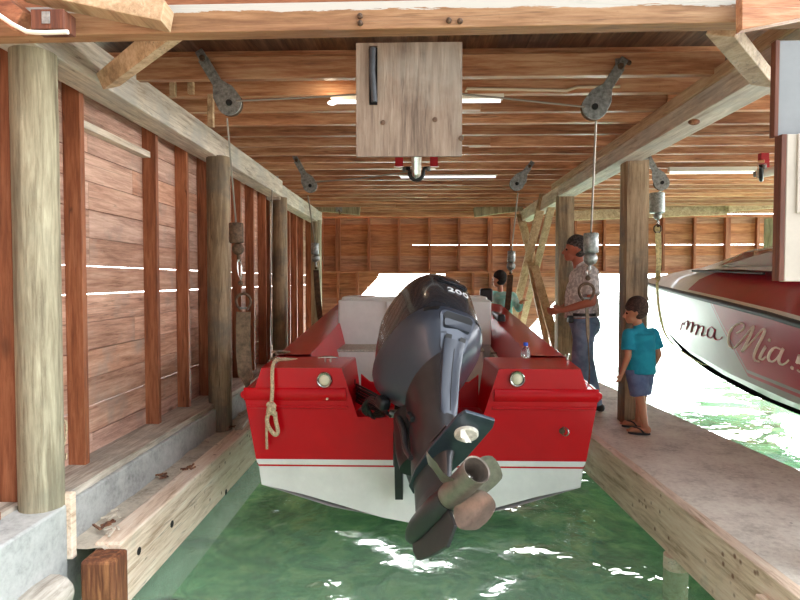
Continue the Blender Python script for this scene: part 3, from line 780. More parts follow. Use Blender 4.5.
strap([at(316, 270, Yf), at(318, 300, Yf), at(321, 326, Yf), Vector((-1.12, Yf, .85)), Vector((-1.08, Yf, .3)), Vector((-.9, Yf, 0)), Vector((0, Yf, -.30)), Vector((.95, Yf, .0)), Vector((1.1, Yf, .35)), Vector((1.12, Yf, .8)), at(507, 312, Yf), at(509, 292, Yf), at(510.5, 275, Yf)], .07, M_STRAPB, 'dark brown webbing strap slung under the bow of the red boat', across=[(1, 0, 0), (0, 1, 0), (0, 1, 0), (0, 1, 0), (1, 0, 0)])
pulley((529, 167), (516.5, 184), Ypf, 'small pulley arm left of the crossed braces', None)
hook(Yf, 'small cylinder weight above the child in the boat', (518, 193), (511.5, 251), (511, 262), (511, 266), .055, (510.5, 273), M_GALV, Yt=Ypf)
Yr = 8.3
pulley((647, 157), (661, 183), 6.3, 'pulley arm above the bow of the right boat', None)
hook(Yr - .6, 'short cylinder weight and swivel above the right boat bow', (663, 190), (657, 193), (657, 213), (657.5, 216), .05, (658, 226), Yt=6.3)
# steel cables of the hoist
def cable(pts, r, lab):
    tag(MB().tube(pts, r, 6).build('steel_cable', M_CABLE, smooth=60), lab, 'cable')
cable([at(236, 101, Yp - .03), at(300, 98, Yp), at(355, 94.5, Yp), at(400, 91, Yp)], .006, 'thin steel cable running from the near left pulley to the plywood board')
cable([at(585, 107, Yp - .03), at(520, 100, Yp), at(462, 94, Yp), at(420, 91, Yp)], .006, 'thin steel cable running from the near right pulley to the plywood board')
cable([at(315, 182, Ypf - .05), at(365, 178, Ypf - .1), at(412, 171, Ypf - .1)], .008, 'thin steel cable from the far left pulley to the hoist shaft')

# lamp bug / wasp nest on header
tag(MB().ball(at(694, 122, 4.05), .03, sc=(1.3, .8, .7)).build('wasp_nest', M_DARKW, smooth=60), 'small brown nest lump stuck under the right header beam', 'nest')
# batten and blocking between first joists at left
for a, b, lb in (((211, 97), (211, 127), 'longest pale wood block hung between joists left of the near pulley'), ((191, 82), (191, 94), 'small pale block on the crossbeam, nearest the left pulley arm'), ((173, 82), (173, 97), 'small pale block on the crossbeam beside the left knee brace')):
    p, q = at(*a, 4.25), at(*b, 4.25)
    if p.z < 2.66: p.z = 2.66
    tag(MB().beam(p, q, .04, .04, (0, 1, 0)).build('hanging_block', M_LIGHTW, bevel=.003), lb, 'block', 'blocks between the upper left joists')
# small board + coil of rope by the first post
p = at(54.5, 218, 2.99)
tag(MB().box(p.x - .022, 2.97, p.z - .13, p.x + .02, 3.0, p.z + .13).build('switch_plate', M_WPAINT, bevel=.003), 'small cream board fixed at the right side of the nearest left post', 'board')
mb = MB(); c = at(63, 440, 3.25)
pts = [c + Vector((.018 * math.sin(t * 1.3), .01 * math.cos(t), .11 * math.cos(t * .9))) for t in [k * .6 for k in range(20)]]
tag(MB().tube(pts, .006, 6, smooth=1).build('rope_coil', M_ROPE, smooth=60), 'small tangle of pale cord hanging on the wall behind the nearest post', 'cord')
# hanging cord on the left wall near post 3
cable([at(272, 190, 7.2), at(271.5, 250, 7.2), at(270.5, 300, 7.2), at(272, 345, 7.2)], .008, 'thin pale cord hanging down the wall left of the tan post')
def bracket(px, py, Y, lab):
    c = at(px, py, Y)
    o = MB().box(c.x - .06, c.y - .02, c.z - .05, c.x + .06, c.y + .0, c.z + .05).build('beam_bracket', M_GALV, bevel=.004)
    MB().tube([c + Vector((0, -.02, -.02)), c + Vector((.02, -.03, -.10)), c + Vector((.05, -.02, -.06))], .012, 8).build('hook', M_RUST, o, smooth=60)
    tag(o, lab, 'bracket')
bracket(274, 178, 7.9, 'steel bracket and bolt where the two left header beams meet')
bracket(339, 209, 11.0, 'small steel bracket on the stub beam at the far left')

# ================================================================== RED BOAT
X0 = .02
BY = 3.95
boat = empty('motorboat', (X0, BY, -.28)); tag(boat, 'red and white open motorboat hanging in slings, stern towards the camera', 'boat')
def interp(tab, y):
    for (a, va), (b, vb) in zip(tab, tab[1:]):
        if y <= b:
            t = max(0, (y - a) / (b - a)); return va + (vb - va) * t
    return tab[-1][1]
T_b = [(3.95, 1.0), (6.0, 1.01), (7.2, .94), (8.2, .78), (9.2, .5), (9.8, .22), (10.1, .02)]
T_s = [(3.95, .765), (5, .83), (6, .90), (7.2, 1.05), (8.5, 1.06), (10.1, 1.04)]
T_k = [(3.95, -.28), (7.5, -.26), (8.6, -.1), (9.4, .25), (9.9, .65), (10.1, .9)]
T_c = [(3.95, -.02), (7.5, .06), (8.6, .25), (9.4, .45), (9.9, .75), (10.1, .95)]
def outer(y):
    b, s, k, c = (interp(T, y) for T in (T_b, T_s, T_k, T_c))
    st = min(c + .1, s - .3) if y > 7.5 else c + .125
    st = min(st, s - .05)
    r = s - .165
    h = [(0, k), (.6 * b, k + (c - k) * .45), (1.06 * b, c), (1.08 * b, st), (1.085 * b, st + .012), (1.09 * b, st + .018), (1.095 * b, st + .048),
         (1.165 * b, max(r - .06, st + .05)), (1.165 * b, r), (1.165 * b, r + .01), (1.10 * b, r + .03), (1.055 * b, s)]
    return h
mats_h = [M_WHITEHULL, M_RED]
band = [0, 0, 0, 1, 0, 0, 1, 1, 1, 1, 1]
band = [0, 0, 0, 1, 0, 0, 1, 1, 1, 1, 1]
band = [0, 0, 0, 1, 1, 0, 1, 1, 1, 1, 1]
ysb = [3.95, 4.35, 5, 5.6, 6.2, 6.8, 7.2, 7.8, 8.2, 8.6, 9.0, 9.2, 9.4, 9.6, 9.8, 9.9, 10.0, 10.1]
mb = MB()
for i in range(len(ysb) - 1):
    A, B = outer(ysb[i]), outer(ysb[i + 1])
    for s in (-1, 1):
        for j in range(len(A) - 1):
            vs = [(X0 + s * A[j][0], ysb[i], A[j][1]), (X0 + s * A[j + 1][0], ysb[i], A[j + 1][1]), (X0 + s * B[j + 1][0], ysb[i + 1], B[j + 1][1]), (X0 + s * B[j][0], ysb[i + 1], B[j][1])]
            mb.add(vs, [(0, 1, 2, 3)], band[j])
mb.build('hull', mats_h, boat, smooth=35)
# transom
prof = outer(BY)
def W(z):
    pts = [(-.02, 1.06), (.105, 1.075), (.13, 1.085), (.15, 1.095), (.54, 1.165), (.60, 1.165), (.63, 1.10), (.765, 1.055)]
    if z <= pts[0][0]: return pts[0][1]
    return interp(pts, z)
def cut(z): return interp([(-.3, .50), (.2, .47), (.44, .455), (.765, .52)], z)
def tx(f, z):
    c = cut(z); a = abs(f)
    return X0 + math.copysign(a / .5 * c if a <= .5 else c + (a - .5) / .5 * (W(z) - c), f)
def zbot(f):
    f = abs(f); return interp([(0, -.28), (.25, -.235), (.5, -.165), (.75, -.085), (1.0, -.02)], f)
WELL = .50
mb = MB()
xs = sorted(set([-1 + 2 * i / 24 for i in range(25)] + [-.50, -.455, .455, .50]))
levels = [-.28, -.2, -.1, -.02, .105, .117, .123, .153, .3, .44, .48, .54, .60, .63, .70, .765]
def lev_mat(z):  # z mid
    if z < .105: return 0
    if z < .117: return 1
    if z < .153: return 0
    return 1
def ztop(f):
    a = abs(f)
    if a >= .50 * .98: return .765
    if a <= .455: return .44
    return .44 + (.765 - .44) * (a - .455) / .045
def zt_f(f): return .765 if abs(f) >= .4999 else (.44 if abs(f) <= .4551 else None)
for i in range(len(xs) - 1):
    f0, f1 = xs[i], xs[i + 1]
    for a, b in zip(levels, levels[1:]):
        P = []
        for f, zz in ((f0, a), (f1, a), (f1, b), (f0, b)):
            z = min(max(zz, zbot(f)), ztop(f)); P.append((tx(f, z), BY, z))
        if (abs(P[0][2] - P[3][2]) < 1e-5) and (abs(P[1][2] - P[2][2]) < 1e-5): continue
        uniq = []
        for p in P:
            if not uniq or (Vector(p) - Vector(uniq[-1])).length > 1e-6: uniq.append(p)
        if (Vector(uniq[0]) - Vector(uniq[-1])).length < 1e-6: uniq.pop()
        if len(uniq) >= 3: mb.add(uniq, [tuple(range(len(uniq)))], lev_mat((a + b) / 2))
mb.build('transom', mats_h, boat)
# raised transom ledges (rub rail across)
for s in (-1, 1):
    xa, xb_ = X0 + s * .488, X0 + s * 1.175
    z0, z1 = .565, .62
    rings = []
    for x_, q in ((xa, 1), (xb_ - s * .03, 1), (xb_, .6)):
        rings.append([(x_, BY - .0, z0 - .02), (x_, BY - .012 * q, z0), (x_, BY - .02 * q, (z0 + z1) / 2), (x_, BY - .012 * q, z1), (x_, BY + .0, z1 + .015)])
    MB().loft(rings, True, True).build('transom_rail', M_RED, boat, bevel=.004, smooth=60)
    MB().beam((X0 + s * .475, BY - .004, .505), (X0 + s * 1.15, BY - .004, .505), .012, .018).build('transom_ridge', M_RED, boat, bevel=.005)
    # side rub rail
    pts = [(X0 + s * (1.165 * interp(T_b, y) + .005), y, interp(T_s, y) - .18) for y in ysb]
    MB().tube(pts, .028, 10).build('rub_rail', M_RED, boat, smooth=60)
# quarter decks and well
WX = .515; WXb = .455
mb = MB()
for s in (-1, 1):
    a, b = X0 + s * .52, X0 + s * 1.055
    ai = X0 + s * .50
    # top
    mb.add([(a, BY, .765), (b, BY, .765), (b, BY + .42, .79), (X0 + s * .47, BY + .42, .79)], [(0, 1, 2, 3)])
    # inner side wall down to well
    mb.add([(X0 + s * .52, BY, .765), (X0 + s * .47, BY + .42, .79), (X0 + s * .42, BY + .42, .43), (X0 + s * .457, BY, .44)], [(0, 1, 2, 3)])
    # forward face
    mb.add([(X0 + s * .47, BY + .42, .79), (b, BY + .42, .79), (b, BY + .42, .2), (X0 + s * .43, BY + .42, .2)], [(0, 1, 2, 3)])
mb.add([(X0 - .5, BY, .44), (X0 + .5, BY, .44), (X0 + .43, BY + .42, .42), (X0 - .43, BY + .42, .42)], [(0, 1, 2, 3)])
# front wall of the well with raised lips
zz = [(-.43, .66), (-.36, .60), (-.25, .62), (-.12, .64), (.12, .64), (.25, .62), (.36, .60), (.43, .66)]
for (a, za_), (b, zb2) in zip(zz, zz[1:]):
    mb.add([(X0 + a, BY + .42, .2), (X0 + b, BY + .42, .2), (X0 + b, BY + .42, zb2), (X0 + a, BY + .42, za_)], [(0, 1, 2, 3)])
    mb.add([(X0 + a, BY + .42, za_), (X0 + b, BY + .42, zb2), (X0 + b, BY + .46, zb2), (X0 + a, BY + .46, za_)], [(0, 1, 2, 3)])
    mb.add([(X0 + a, BY + .46, .2), (X0 + b, BY + .46, .2), (X0 + b, BY + .46, zb2), (X0 + a, BY + .46, za_)], [(0, 1, 2, 3)])
mb.build('motor_well', M_RED, boat, bevel=.012, seg=3, smooth=50)
# inner liner: gunwale top, coaming, cream sides, sole
mb = MB()
ysi = [4.37, 5, 5.6, 6.2, 6.8, 7.2, 7.8, 8.2, 8.6, 9.0, 9.2]
def inner(y):
    b, s = interp(T_b, y), interp(T_s, y)
    return [(1.055 * b, s), (1.04 * b, s + .006), (.80 * b, s + .012), (.79 * b, s + .002), (.73 * b, s - .24), (.71 * b, s - .25), (.69 * b, .16), (0, .15)]
ib = [0, 0, 0, 0, 1, 1, 1]
for i in range(len(ysi) - 1):
    A, B = inner(ysi[i]), inner(ysi[i + 1])
    for s in (-1, 1):
        for j in range(len(A) - 1):
            vs = [(X0 + s * A[j][0], ysi[i], A[j][1]), (X0 + s * A[j + 1][0], ysi[i], A[j + 1][1]), (X0 + s * B[j + 1][0], ysi[i + 1], B[j + 1][1]), (X0 + s * B[j][0], ysi[i + 1], B[j][1])]
            mb.add(vs, [(0, 1, 2, 3)], ib[j])
mb.build('gunwale_and_liner', [M_RED, M_CREAMIN], boat, smooth=35)
mb = MB(); rings = []
for y in (9.2, 9.5, 9.8, 10.0, 10.1):
    b, s = interp(T_b, y), interp(T_s, y)
    rings.append([(X0 - 1.055 * b, y, s), (X0 - .5 * b, y, s + .03), (X0, y, s + .05), (X0 + .5 * b, y, s + .03), (X0 + 1.055 * b, y, s)])
mb.loft(rings, False, False); mb.build('foredeck', M_WHITEHULL, boat, smooth=50)
# seats / console
c = MB().box(*(at(338, 300, 6.0).x, 6.0, .15), at(477, 300, 6).x + .01, 6.45, at(400, 299, 6).z)
xl = at(338, 300, 6).x; xr = at(491, 300, 6).x; xm = at(386, 300, 6).x
zt = at(400, 300, 6).z; zs_ = at(350, 349, 5.55).z
MB().box(xl, 6.0, .15, xr, 6.12, zt).build('seat_back', M_VINYL, boat, bevel=.02, seg=3)
MB().box(xm, 5.97, .7, xr, 6.0, zt - .01).build('back_pad', M_VINYL, boat, bevel=.012)
MB().box(xl + .02, 6.12, zt - .06, xr - .02, 6.75, zt + .03).build('console_top', M_WHITEHULL, boat, bevel=.02)
MB().box(at(331, 350, 5.5).x, 5.5, .15, at(500, 350, 5.5).x - .15, 6.0, zs_ - .02).build('seat_base', M_WHITEHULL, boat, bevel=.012)
MB().box(at(330, 350, 5.5).x, 5.49, zs_ - .02, at(500, 350, 5.5).x - .14, 5.99, zs_).build('seat_cushion', plain('speckled_seat', (196, 192, 180), .7, mottled=.2, scale=60), boat, bevel=.008)
c = at(492, 318, 6.8)
MB().box(c.x - .03, 6.1, c.z - .16, c.x + .05, 6.9, c.z + .08).build('control_box', M_BLACK, boat, bevel=.02)
MB().tube([at(491, 353, 5.2), at(497, 353, 5.2)], .006, 6).build('grab_pin', M_RUST, boat)
# stern fittings
def ring_light(px, py, s):
    c = at(px, py, BY - .002)
    o = MB().rev(c, (0, -1, 0), [(0, .055), (.012, .054), (.018, .046), (.014, .036), (.008, .034)], 28).build('stern_light', M_STEEL, boat, smooth=50)
    MB().rev(c, (0, -1, 0), [(.004, .036), (.014, .030), (.018, .016), (.019, 0)], 24).build('lens', M_LAMPC, o, smooth=60)
ring_light(324.5, 380, 1); ring_light(517, 379, 1)
def cleat(c, ax, nm='cleat', sc=1.):
    c = Vector(c); ax = Vector(ax).normalized()
    mb = MB(); mb.tube([c - ax * .07 * sc + Vector((0, 0, .028)), c - ax * .03 * sc + Vector((0, 0, .034)), c + ax * .03 * sc + Vector((0, 0, .034)), c + ax * .07 * sc + Vector((0, 0, .028))], [.006, .01, .01, .006], 8)
    mb.tube([c - ax * .02, c - ax * .02 + Vector((0, 0, .03))], .008, 8); mb.tube([c + ax * .02, c + ax * .02 + Vector((0, 0, .03))], .008, 8)
    mb.build(nm, M_STEEL, boat, smooth=50)
cleat((at(328, 365, BY + .2).x, BY + .2, .777), (1, 0, 0))
cleat((at(568, 362, BY + .3).x, BY + .32, .787), (.4, 1, 0))
cleat((at(276, 361, BY + .18).x, BY + .14, .775), (.3, 1, 0))
c = Vector((at(282, 352, 4.5).x, 4.45, .81))
MB().rev(c, (0, 0, 1), [(0, .075), (.006, .07), (.008, .045), (-.0, .04), (-.05, .04)], 24).build('rod_holder', M_STEEL, boat, smooth=50)
MB().rev(c + Vector((0, 0, .002)), (0, 0, 1), [(0, .04), (0, .0)], 20).build('rod_holder_bore', M_DARK, boat)
c = at(564, 431, BY)
MB().tube([c + Vector((0, -.01 - .03 * math.sin(t), -.028 * math.cos(t))) + Vector((.02 * math.sin(t), 0, .0)) for t in [PI * 2 * k / 14 for k in range(15)]], .006, 8).build('eye_bolt', M_STEEL, boat, smooth=60)
MB().rev(c + Vector((-.012, 0, 0)), (0, -1, 0), [(0, .022), (.005, .02), (.006, 0)], 12).build('eye_plate', M_RUST, boat)
MB().rev(at(327, 399, BY - .03), (0, -1, 0), [(-.02, .007), (.006, .007), (.008, 0)], 10).build('drain_cap', M_LAMPC, boat)
c = at(359, 382, BY + .1)
MB().rev(c + Vector((-.03, 0, 0)), (1, 0, 0), [(0, .02), (.006, .02), (.008, 0)], 12).build('side_vent', M_BLACK, boat)
# rope on the cleat
c0 = Vector((at(276, 361, BY + .14).x, BY + .14, .81))
pts = [at(297, 360, BY + .32), at(286, 359, BY + .25), at(279, 359.5, BY + .14), at(273.5, 361, BY + .02), at(272, 372, BY - .05), at(272.5, 390, BY - .055), at(271.5, 402, BY - .06)]
ro = empty('mooring_rope', c0); tag(ro, 'pale braided rope knotted and hanging from the stern cleat of the red boat', 'rope')
MB().tube(pts, .0125, 10, smooth=2).build('line', M_ROPE, ro, smooth=60)
for a, b, c_, r in (((268, 404), (275, 408), (270, 413), .018), ((275, 404), (268, 409), (275, 414), .018)):
    MB().tube([at(*a, BY - .06), at(*b, BY - .085), at(*c_, BY - .06)], r, 10, smooth=2).build('knot', M_ROPE, ro, smooth=60)
lp = [(272, 408), (267, 416), (267, 424), (271, 431), (276, 436), (278.5, 431), (276, 423), (275, 412)]
MB().tube([at(*q, BY - .06) for q in lp], .0135, 10, smooth=2).build('loop', M_ROPE, ro, smooth=60)
MB().tube([at(*q, BY - .05) for q in ((268, 408), (266.5, 420), (266.5, 435), (267, 449))], .0085, 8, smooth=1).build('tail', M_ROPE, ro, smooth=60)
# bottle
c = Vector((at(525, 361, 4.3).x, 4.28, .795)); o = empty('water_bottle', c); tag(o, 'small clear plastic bottle with a blue cap on the stern deck', 'bottle')
MB().rev(c, (0, 0, 1), [(0, 0), (0, .028), (.004, .032), (.05, .032), (.058, .029), (.08, .014), (.092, .012)], 20).build('body', M_GLASSY, o, smooth=50)
MB().rev(c, (0, 0, 1), [(.088, .017), (.112, .017), (.114, .0)], 16, True).build('cap', M_BLUECAP, o, smooth=40)

# ================================================================== OUTBOARD
G = Vector((.07, 2.80, .235))
th, ph = math.radians(49), math.radians(24)
A0 = Vector((0, -math.cos(th), math.sin(th))); U = Vector((0, math.sin(th), math.cos(th)))
AA = A0 * math.cos(ph) + Vector((1, 0, 0)) * math.sin(ph)
LL = Vector((1, 0, 0)) * math.cos(ph) - A0 * math.sin(ph)
def F(a, l, u): return G + AA * a + LL * l + U * u
out = empty('outboard_motor', F(0, 0, .8)); tag(out, 'large charcoal outboard motor tilted up on the stern of the red boat', 'outboard motor')
def sring(u, a0, a1, hw, n=2.6, seg=40, tilt=0., egg=.0):
    r = []; ca = (a0 + a1) / 2; ha = (a1 - a0) / 2
    for k in range(seg):
        t = 2 * PI * k / seg; c, s = math.cos(t), math.sin(t)
        x = math.copysign(abs(c) ** (2 / n), c); y = math.copysign(abs(s) ** (2 / n), s)
        wq = hw * (1 - egg * x)
        r.append(F(ca + ha * x, wq * y, u + tilt * (ha * x)))
    return r
# upper cowl
secs = [(1.055, -.40, .375, .262), (1.075, -.40, .378, .264), (1.18, -.395, .365, .262), (1.28, -.385, .345, .254), (1.36, -.38, .325, .247), (1.42, -.36, .295, .232), (1.46, -.33, .255, .205), (1.485, -.27, .18, .15), (1.494, -.15, .06, .07)]
uc = MB().loft([sring(*q[:4], 2.7, egg=.12) for q in secs]).build('upper_cowl', M_COWL, out, smooth=40)
# seam
MB().loft([sring(1.043, -.398, .374, .262, 2.7, egg=.12), sring(1.056, -.398, .374, .262, 2.7, egg=.12)]).build('cowl_seal', M_BLACK, out, smooth=40)
secs = [(.70, -.15, .20, .085), (.76, -.22, .25, .125), (.82, -.30, .30, .185), (.88, -.36, .345, .232), (.94, -.395, .37, .262), (.99, -.405, .385, .274), (1.045, -.403, .382, .27)]
lc = MB().loft([sring(*q[:4], 2.8, egg=.10) for q in secs]).build('lower_cowl', M_COWL2, out, smooth=50)
# midsection
secs = [(.10, -.17, .20, .032), (.20, -.17, .215, .045), (.235, -.18, .24, .06), (.30, -.17, .23, .075), (.45, -.16, .235, .088), (.60, -.17, .25, .10), (.72, -.2, .27, .115), (.80, -.22, .29, .13)]
MB().loft([sring(*q[:4], 2.4) for q in secs]).build('midsection', M_LEG, out, smooth=50)
# rear ridge: light cover with recess, on the trailing edge
def rr(u, a, w, d=.05):
    return [F(a - d, -w, u), F(a - .006, -w, u), F(a, -w * .85, u), F(a + .004, 0, u), F(a, w * .85, u), F(a - .006, w, u), F(a - d, w, u)]
MB().loft([rr(.42, .225, .028), rr(.45, .236, .045), (rr(.55, .250, .05)), rr(.68, .278, .052), rr(.80, .318, .058), rr(.845, .342, .062)]).build('trailing_cover', M_COWL2, out, smooth=35)
MB().tube([F(.2405, 0, .45), F(.2545, 0, .55), F(.2825, 0, .68), F(.3225, 0, .80)], .0022, 5).build('cover_joint', M_BLACK, out)
# flared light frame around the air recess on the lower cowl
def onlow(l, u):
    # outward surface point of lower cowl rear
    a = interp([(.70, .20), (.76, .25), (.82, .30), (.88, .345), (.94, .37), (.99, .385), (1.045, .382)], u)
    hw = interp([(.70, .085), (.76, .125), (.82, .185), (.88, .232), (.94, .262), (.99, .274), (1.045, .27)], u)
    a0 = interp([(.70, -.15), (.76, -.22), (.82, -.3), (.88, -.36), (.94, -.395), (.99, -.405), (1.045, -.403)], u)
    ca, ha = (a + a0) / 2, (a - a0) / 2
    y = min(.999, abs(l) / (hw * .92)); x = (1 - y ** 2.8) ** (1 / 2.8)
    return ca + ha * x
def patch(poly, lift, thick, name, mat, par=out, fn=onlow, bev=.004):
    top = [F(fn(l, u) + lift, l, u) for l, u in poly]; bot = [F(fn(l, u) - thick, l, u) for l, u in poly]
    n = len(poly); mb = MB()
    cl = sum((p[0] for p in poly)) / n; cu = sum((p[1] for p in poly)) / n
    top.append(F(fn(cl, cu) + lift, cl, cu))
    mb.add(top, [(i, (i + 1) % n, n) for i in range(n)]); mb.add(top[:n] + bot, [(i, n + i, n + (i + 1) % n, (i + 1) % n) for i in range(n)])
    return mb.build(name, mat, par, smooth=40)
def rrect(l0, l1, u0, u1, tap=0., r=.02, seg=3):
    pts = []
    for cx, cy, a0 in ((l1, u1, 0), (l0, u1, 90), (l0, u0, 180), (l1, u0, 270)):
        k = tap if cy == u0 else 0
        cx2 = cx - math.copysign(k, cx - (l0 + l1) / 2); sx = -1 if cx == l1 else 1; sy = -1 if cy == u1 else 1
        for q in range(seg + 1):
            t = math.radians(a0 + 90 * q / seg); pts.append((cx2 + sx * r + r * math.cos(t), cy + sy * r + r * math.sin(t)))
    return pts
patch(rrect(-.105, .105, .80, 1.005, .03, .03), .012, .03, 'vent_frame', plain('light_blue_grey', (76, 82, 96), .35, .2, .3), out)
patch(rrect(-.088, .088, .915, .99, .008, .022), .017, .01, 'vent_opening', M_BLACK, out)
patch(rrect(-.082, .082, .905, .945, .004, .012), .022, .01, 'vent_lip', M_COWL2, out)
for s in (-1, 1):
    patch(rrect(s * .042 - .018, s * .042 + .018, .845, .868, 0, .006), .018, .01, 'bolt_recess', M_BLACK, out)
fu = lambda l, u: (lambda hw, a, a0: (a + a0) / 2 + (a - a0) / 2 * (1 - min(.999, abs(l) / (hw * .93)) ** 2.7) ** (1 / 2.7))(interp([(1.055, .262), (1.28, .254), (1.36, .247), (1.42, .232), (1.46, .205)], u), interp([(1.055, .375), (1.18, .365), (1.28, .345), (1.36, .325), (1.42, .295), (1.46, .255)], u), -.385)
patch(rrect(-.10, .12, 1.30, 1.365, .01, .02), .006, .01, 'carry_handle', M_BLACK, out, fu)
patch(rrect(-.085, .105, 1.305, 1.325, .01, .008), .014, .01, 'handle_lip', M_COWL, out, fu)
patch(rrect(-.18, -.105, 1.015, 1.04, 0, .01), .006, .01, 'cowl_latch', M_BLACK, out)
patch(rrect(.125, .20, 1.005, 1.035, 0, .01), .006, .01, 'cowl_latch', M_BLACK, out)
patch(rrect(.19, .205, .90, .915, 0, .005), .006, .01, 'flush_plug', M_BLACK, out)
# 200 lettering
fc = bpy.data.curves.new('lettering', 'FONT'); fc.body = '200'; fc.size = .072; fc.extrude = .002; fc.align_x = 'CENTER'; fc.align_y = 'CENTER'; fc.offset = .0015; fc.space_character = 1.1
fo = bpy.data.objects.new('tmp', fc); COL.objects.link(fo)
bpy.context.view_layer.update()
me = bpy.data.meshes.new_from_object(fo.evaluated_get(bpy.context.evaluated_depsgraph_get())); bpy.data.objects.remove(fo)
for v in me.vertices:
    l, u, t = v.co.x * 1.25 + .03, 1.225 + v.co.y * .85, v.co.z
    v.co = F(fu(l, u) + .004 + t, l, u) - F(0, 0, .8)
me.materials.append(M_LETTER); o = bpy.data.objects.new('lettering', me); COL.objects.link(o); o.parent = out
# anti-ventilation plate
pl = [(-.22, 0), (-.16, .05), (0, .085), (.2, .098), (.47, .092), (.52, .075), (.525, -.075), (.47, -.092), (.2, -.098), (0, -.085), (-.16, -.05)]
MB().prism(pl, .225, .243, lambda x_, y_, t: F(x_, y_, t)).build('anti_ventilation_plate', M_PLATE, out, bevel=.004)
pl = [(-.2, 0), (-.1, .06), (.1, .07), (.3, .06), (.3, -.06), (.1, -.07), (-.1, -.06)]
MB().prism(pl, .30, .312, lambda x_, y_, t: F(x_, y_, t)).build('splash_plate', M_LEG, out, bevel=.003)
MB().rev(F(.385, 0, .226), -U, [(0, .056), (.012, .056), (.017, .05), (.018, 0)], 28).build('trim_tab_disc', M_BONE, out, smooth=35)
MB().prism([(-.045, .0), (.045, .0), (.055, .05), (.03, .055), (-.0, .03)], -.010, .010, lambda x_, y_, t: F(.385 + x_ * .9, t - .9 * x_, .21 - y_ * 1.1)).build('trim_tab_fin', M_BONE, out, bevel=.003)
# gearcase
MB().loft([sring(.0, -.16, .17, .03, 2), sring(.05, -.17, .18, .036, 2), sring(.12, -.17, .2, .034, 2), sring(.24, -.18, .22, .05, 2.2)]).build('gearcase_strut', M_LEG, out, smooth=50)
MB().rev(F(0, 0, 0), AA, [(-.27, .004), (-.262, .018), (-.24, .034), (-.19, .052), (-.12, .064), (-.02, .068), (.10, .067), (.17, .060), (.185, .056), (.185, .0)], 28).build('gearcase', M_LEG, out, smooth=50)
sk = [(-.21, -.03), (-.20, -.09), (-.15, -.15), (-.02, -.185), (.16, -.215), (.24, -.155), (.185, -.05)]
MB().prism(sk, -.009, .009, lambda x_, y_, t: F(x_, t, y_)).build('skeg', M_LEG, out, bevel=.004)
MB().prism([(-.1, -.012), (.02, -.012), (.02, .012), (-.1, .012)], -.012, .012, lambda x_, y_, t: F(x_ - .02, .036 * 1 + .0, .11 + y_)).build('water_intake', M_BLACK, out) if False else None
# propeller
pr = MB().rev(F(0, 0, 0), AA, [(.195, .060), (.20, .062), (.30, .060), (.40, .060), (.45, .064), (.455, .063), (.45, .057), (.40, .052), (.30, .050), (.30, .022)], 32).build('propeller', M_PROP, out, smooth=40)
MB().rev(F(0, 0, 0), AA, [(.29, .0), (.29, .02), (.36, .02), (.36, .0)], 20).build('hub_core', M_RUST, pr, smooth=40)
MB().rev(F(0, 0, 0), AA, [(.33, .03), (.345, .03), (.345, .022), (.36, .018), (.385, .016), (.39, 0)], 16).build('prop_nut', M_STEEL, pr, smooth=40)
MB().rev(F(0, 0, 0), AA, [(.295, .050), (.295, .0)], 24).build('exhaust_shadow', M_DARK, pr)
def blade(ang, mat):
    mb = MB(); nr, nc = 15, 11; front = []; back = []
    for i in range(nr):
        t = i / (nr - 1); r = .052 + t * .158
        ch = (.30 + .62 * math.sin(PI * min(1, t * .78 + .14))) * (1.0 if t < .55 else math.sqrt(max(.015, 1 - ((t - .55) / .45) ** 2)))
        half = ch * .78 / (1 + t * 1.3)      # angular half width
        sweep = .30 * t * t
        fr = []; bk = []
        for j in range(nc):
            q = 2 * j / (nc - 1) - 1
            an = math.radians(ang) + q * half - sweep
            a = .29 + q * (.075 + .01 * t) * min(1, ch * 1.3) + .05 * t
            th_ = .006 * (1 - t * .6) * (1 - q * q) + .0015
            nrm = (AA * .75 + (LL * -math.sin(an) + U * math.cos(an)) * .6)
            p = F(a, r * math.cos(an), r * math.sin(an))
            fr.append(p + nrm * th_); bk.append(p - nrm * th_)
        front.append(fr); back.append(bk)
    rings = [f + b[::-1] for f, b in zip(front, back)]
    mb.loft(rings); return mb.build('blade', mat, pr, smooth=50)
blade(38, M_PROP); blade(-60, M_PROP); blade(167, M_PROP)
# brackets (fixed to the transom)
for s in (-1, 1):
    x_ = .04 + s * .155
    pf = [(3.95, .52), (3.80, .58), (3.66, .52), (3.62, .40), (3.72, .22), (3.80, .02), (3.86, -.08), (3.95, -.05), (3.95, .08), (3.88, .1), (3.80, .26), (3.76, .38), (3.84, .46), (3.95, .44)]
    MB().prism(pf, x_ - .026, x_ + .026, lambda a_, b_, t: Vector((t, a_ - .005, b_))).build('clamp_bracket', M_LEG, out, bevel=.004)
    for zz_ in (.40, .28, .05):
        MB().rev((x_, 3.93, zz_), (0, -1, 0), [(-.0, .02), (.014, .02), (.016, 0)], 6).build('mounting_bolt', M_STEEL, out)
piv = Vector((.04, 3.70, .52))
MB().tube([piv - Vector((.21, 0, 0)), piv + Vector((.21, 0, 0))], .026, 16).build('tilt_tube', M_GALV, out, smooth=50)
MB().loft([sring(.38, -.30, -.12, .07, 2.6), sring(.50, -.34, -.12, .085, 2.6), sring(.66, -.36, -.12, .095, 2.6), sring(.74, -.36, -.14, .10, 2.6)]).build('swivel_bracket', M_BLACK, out, smooth=50)
MB().beam(F(-.26, 0, .70), piv, .16, .07, (0, 0, 1)).build('swivel_arm', M_BLACK, out, bevel=.015)
MB().tube([Vector((-.02, 3.86, .02)), F(-.24, -.03, .42)], [.026, .026], 14).build('tilt_cylinder', M_BLACK, out, smooth=50)
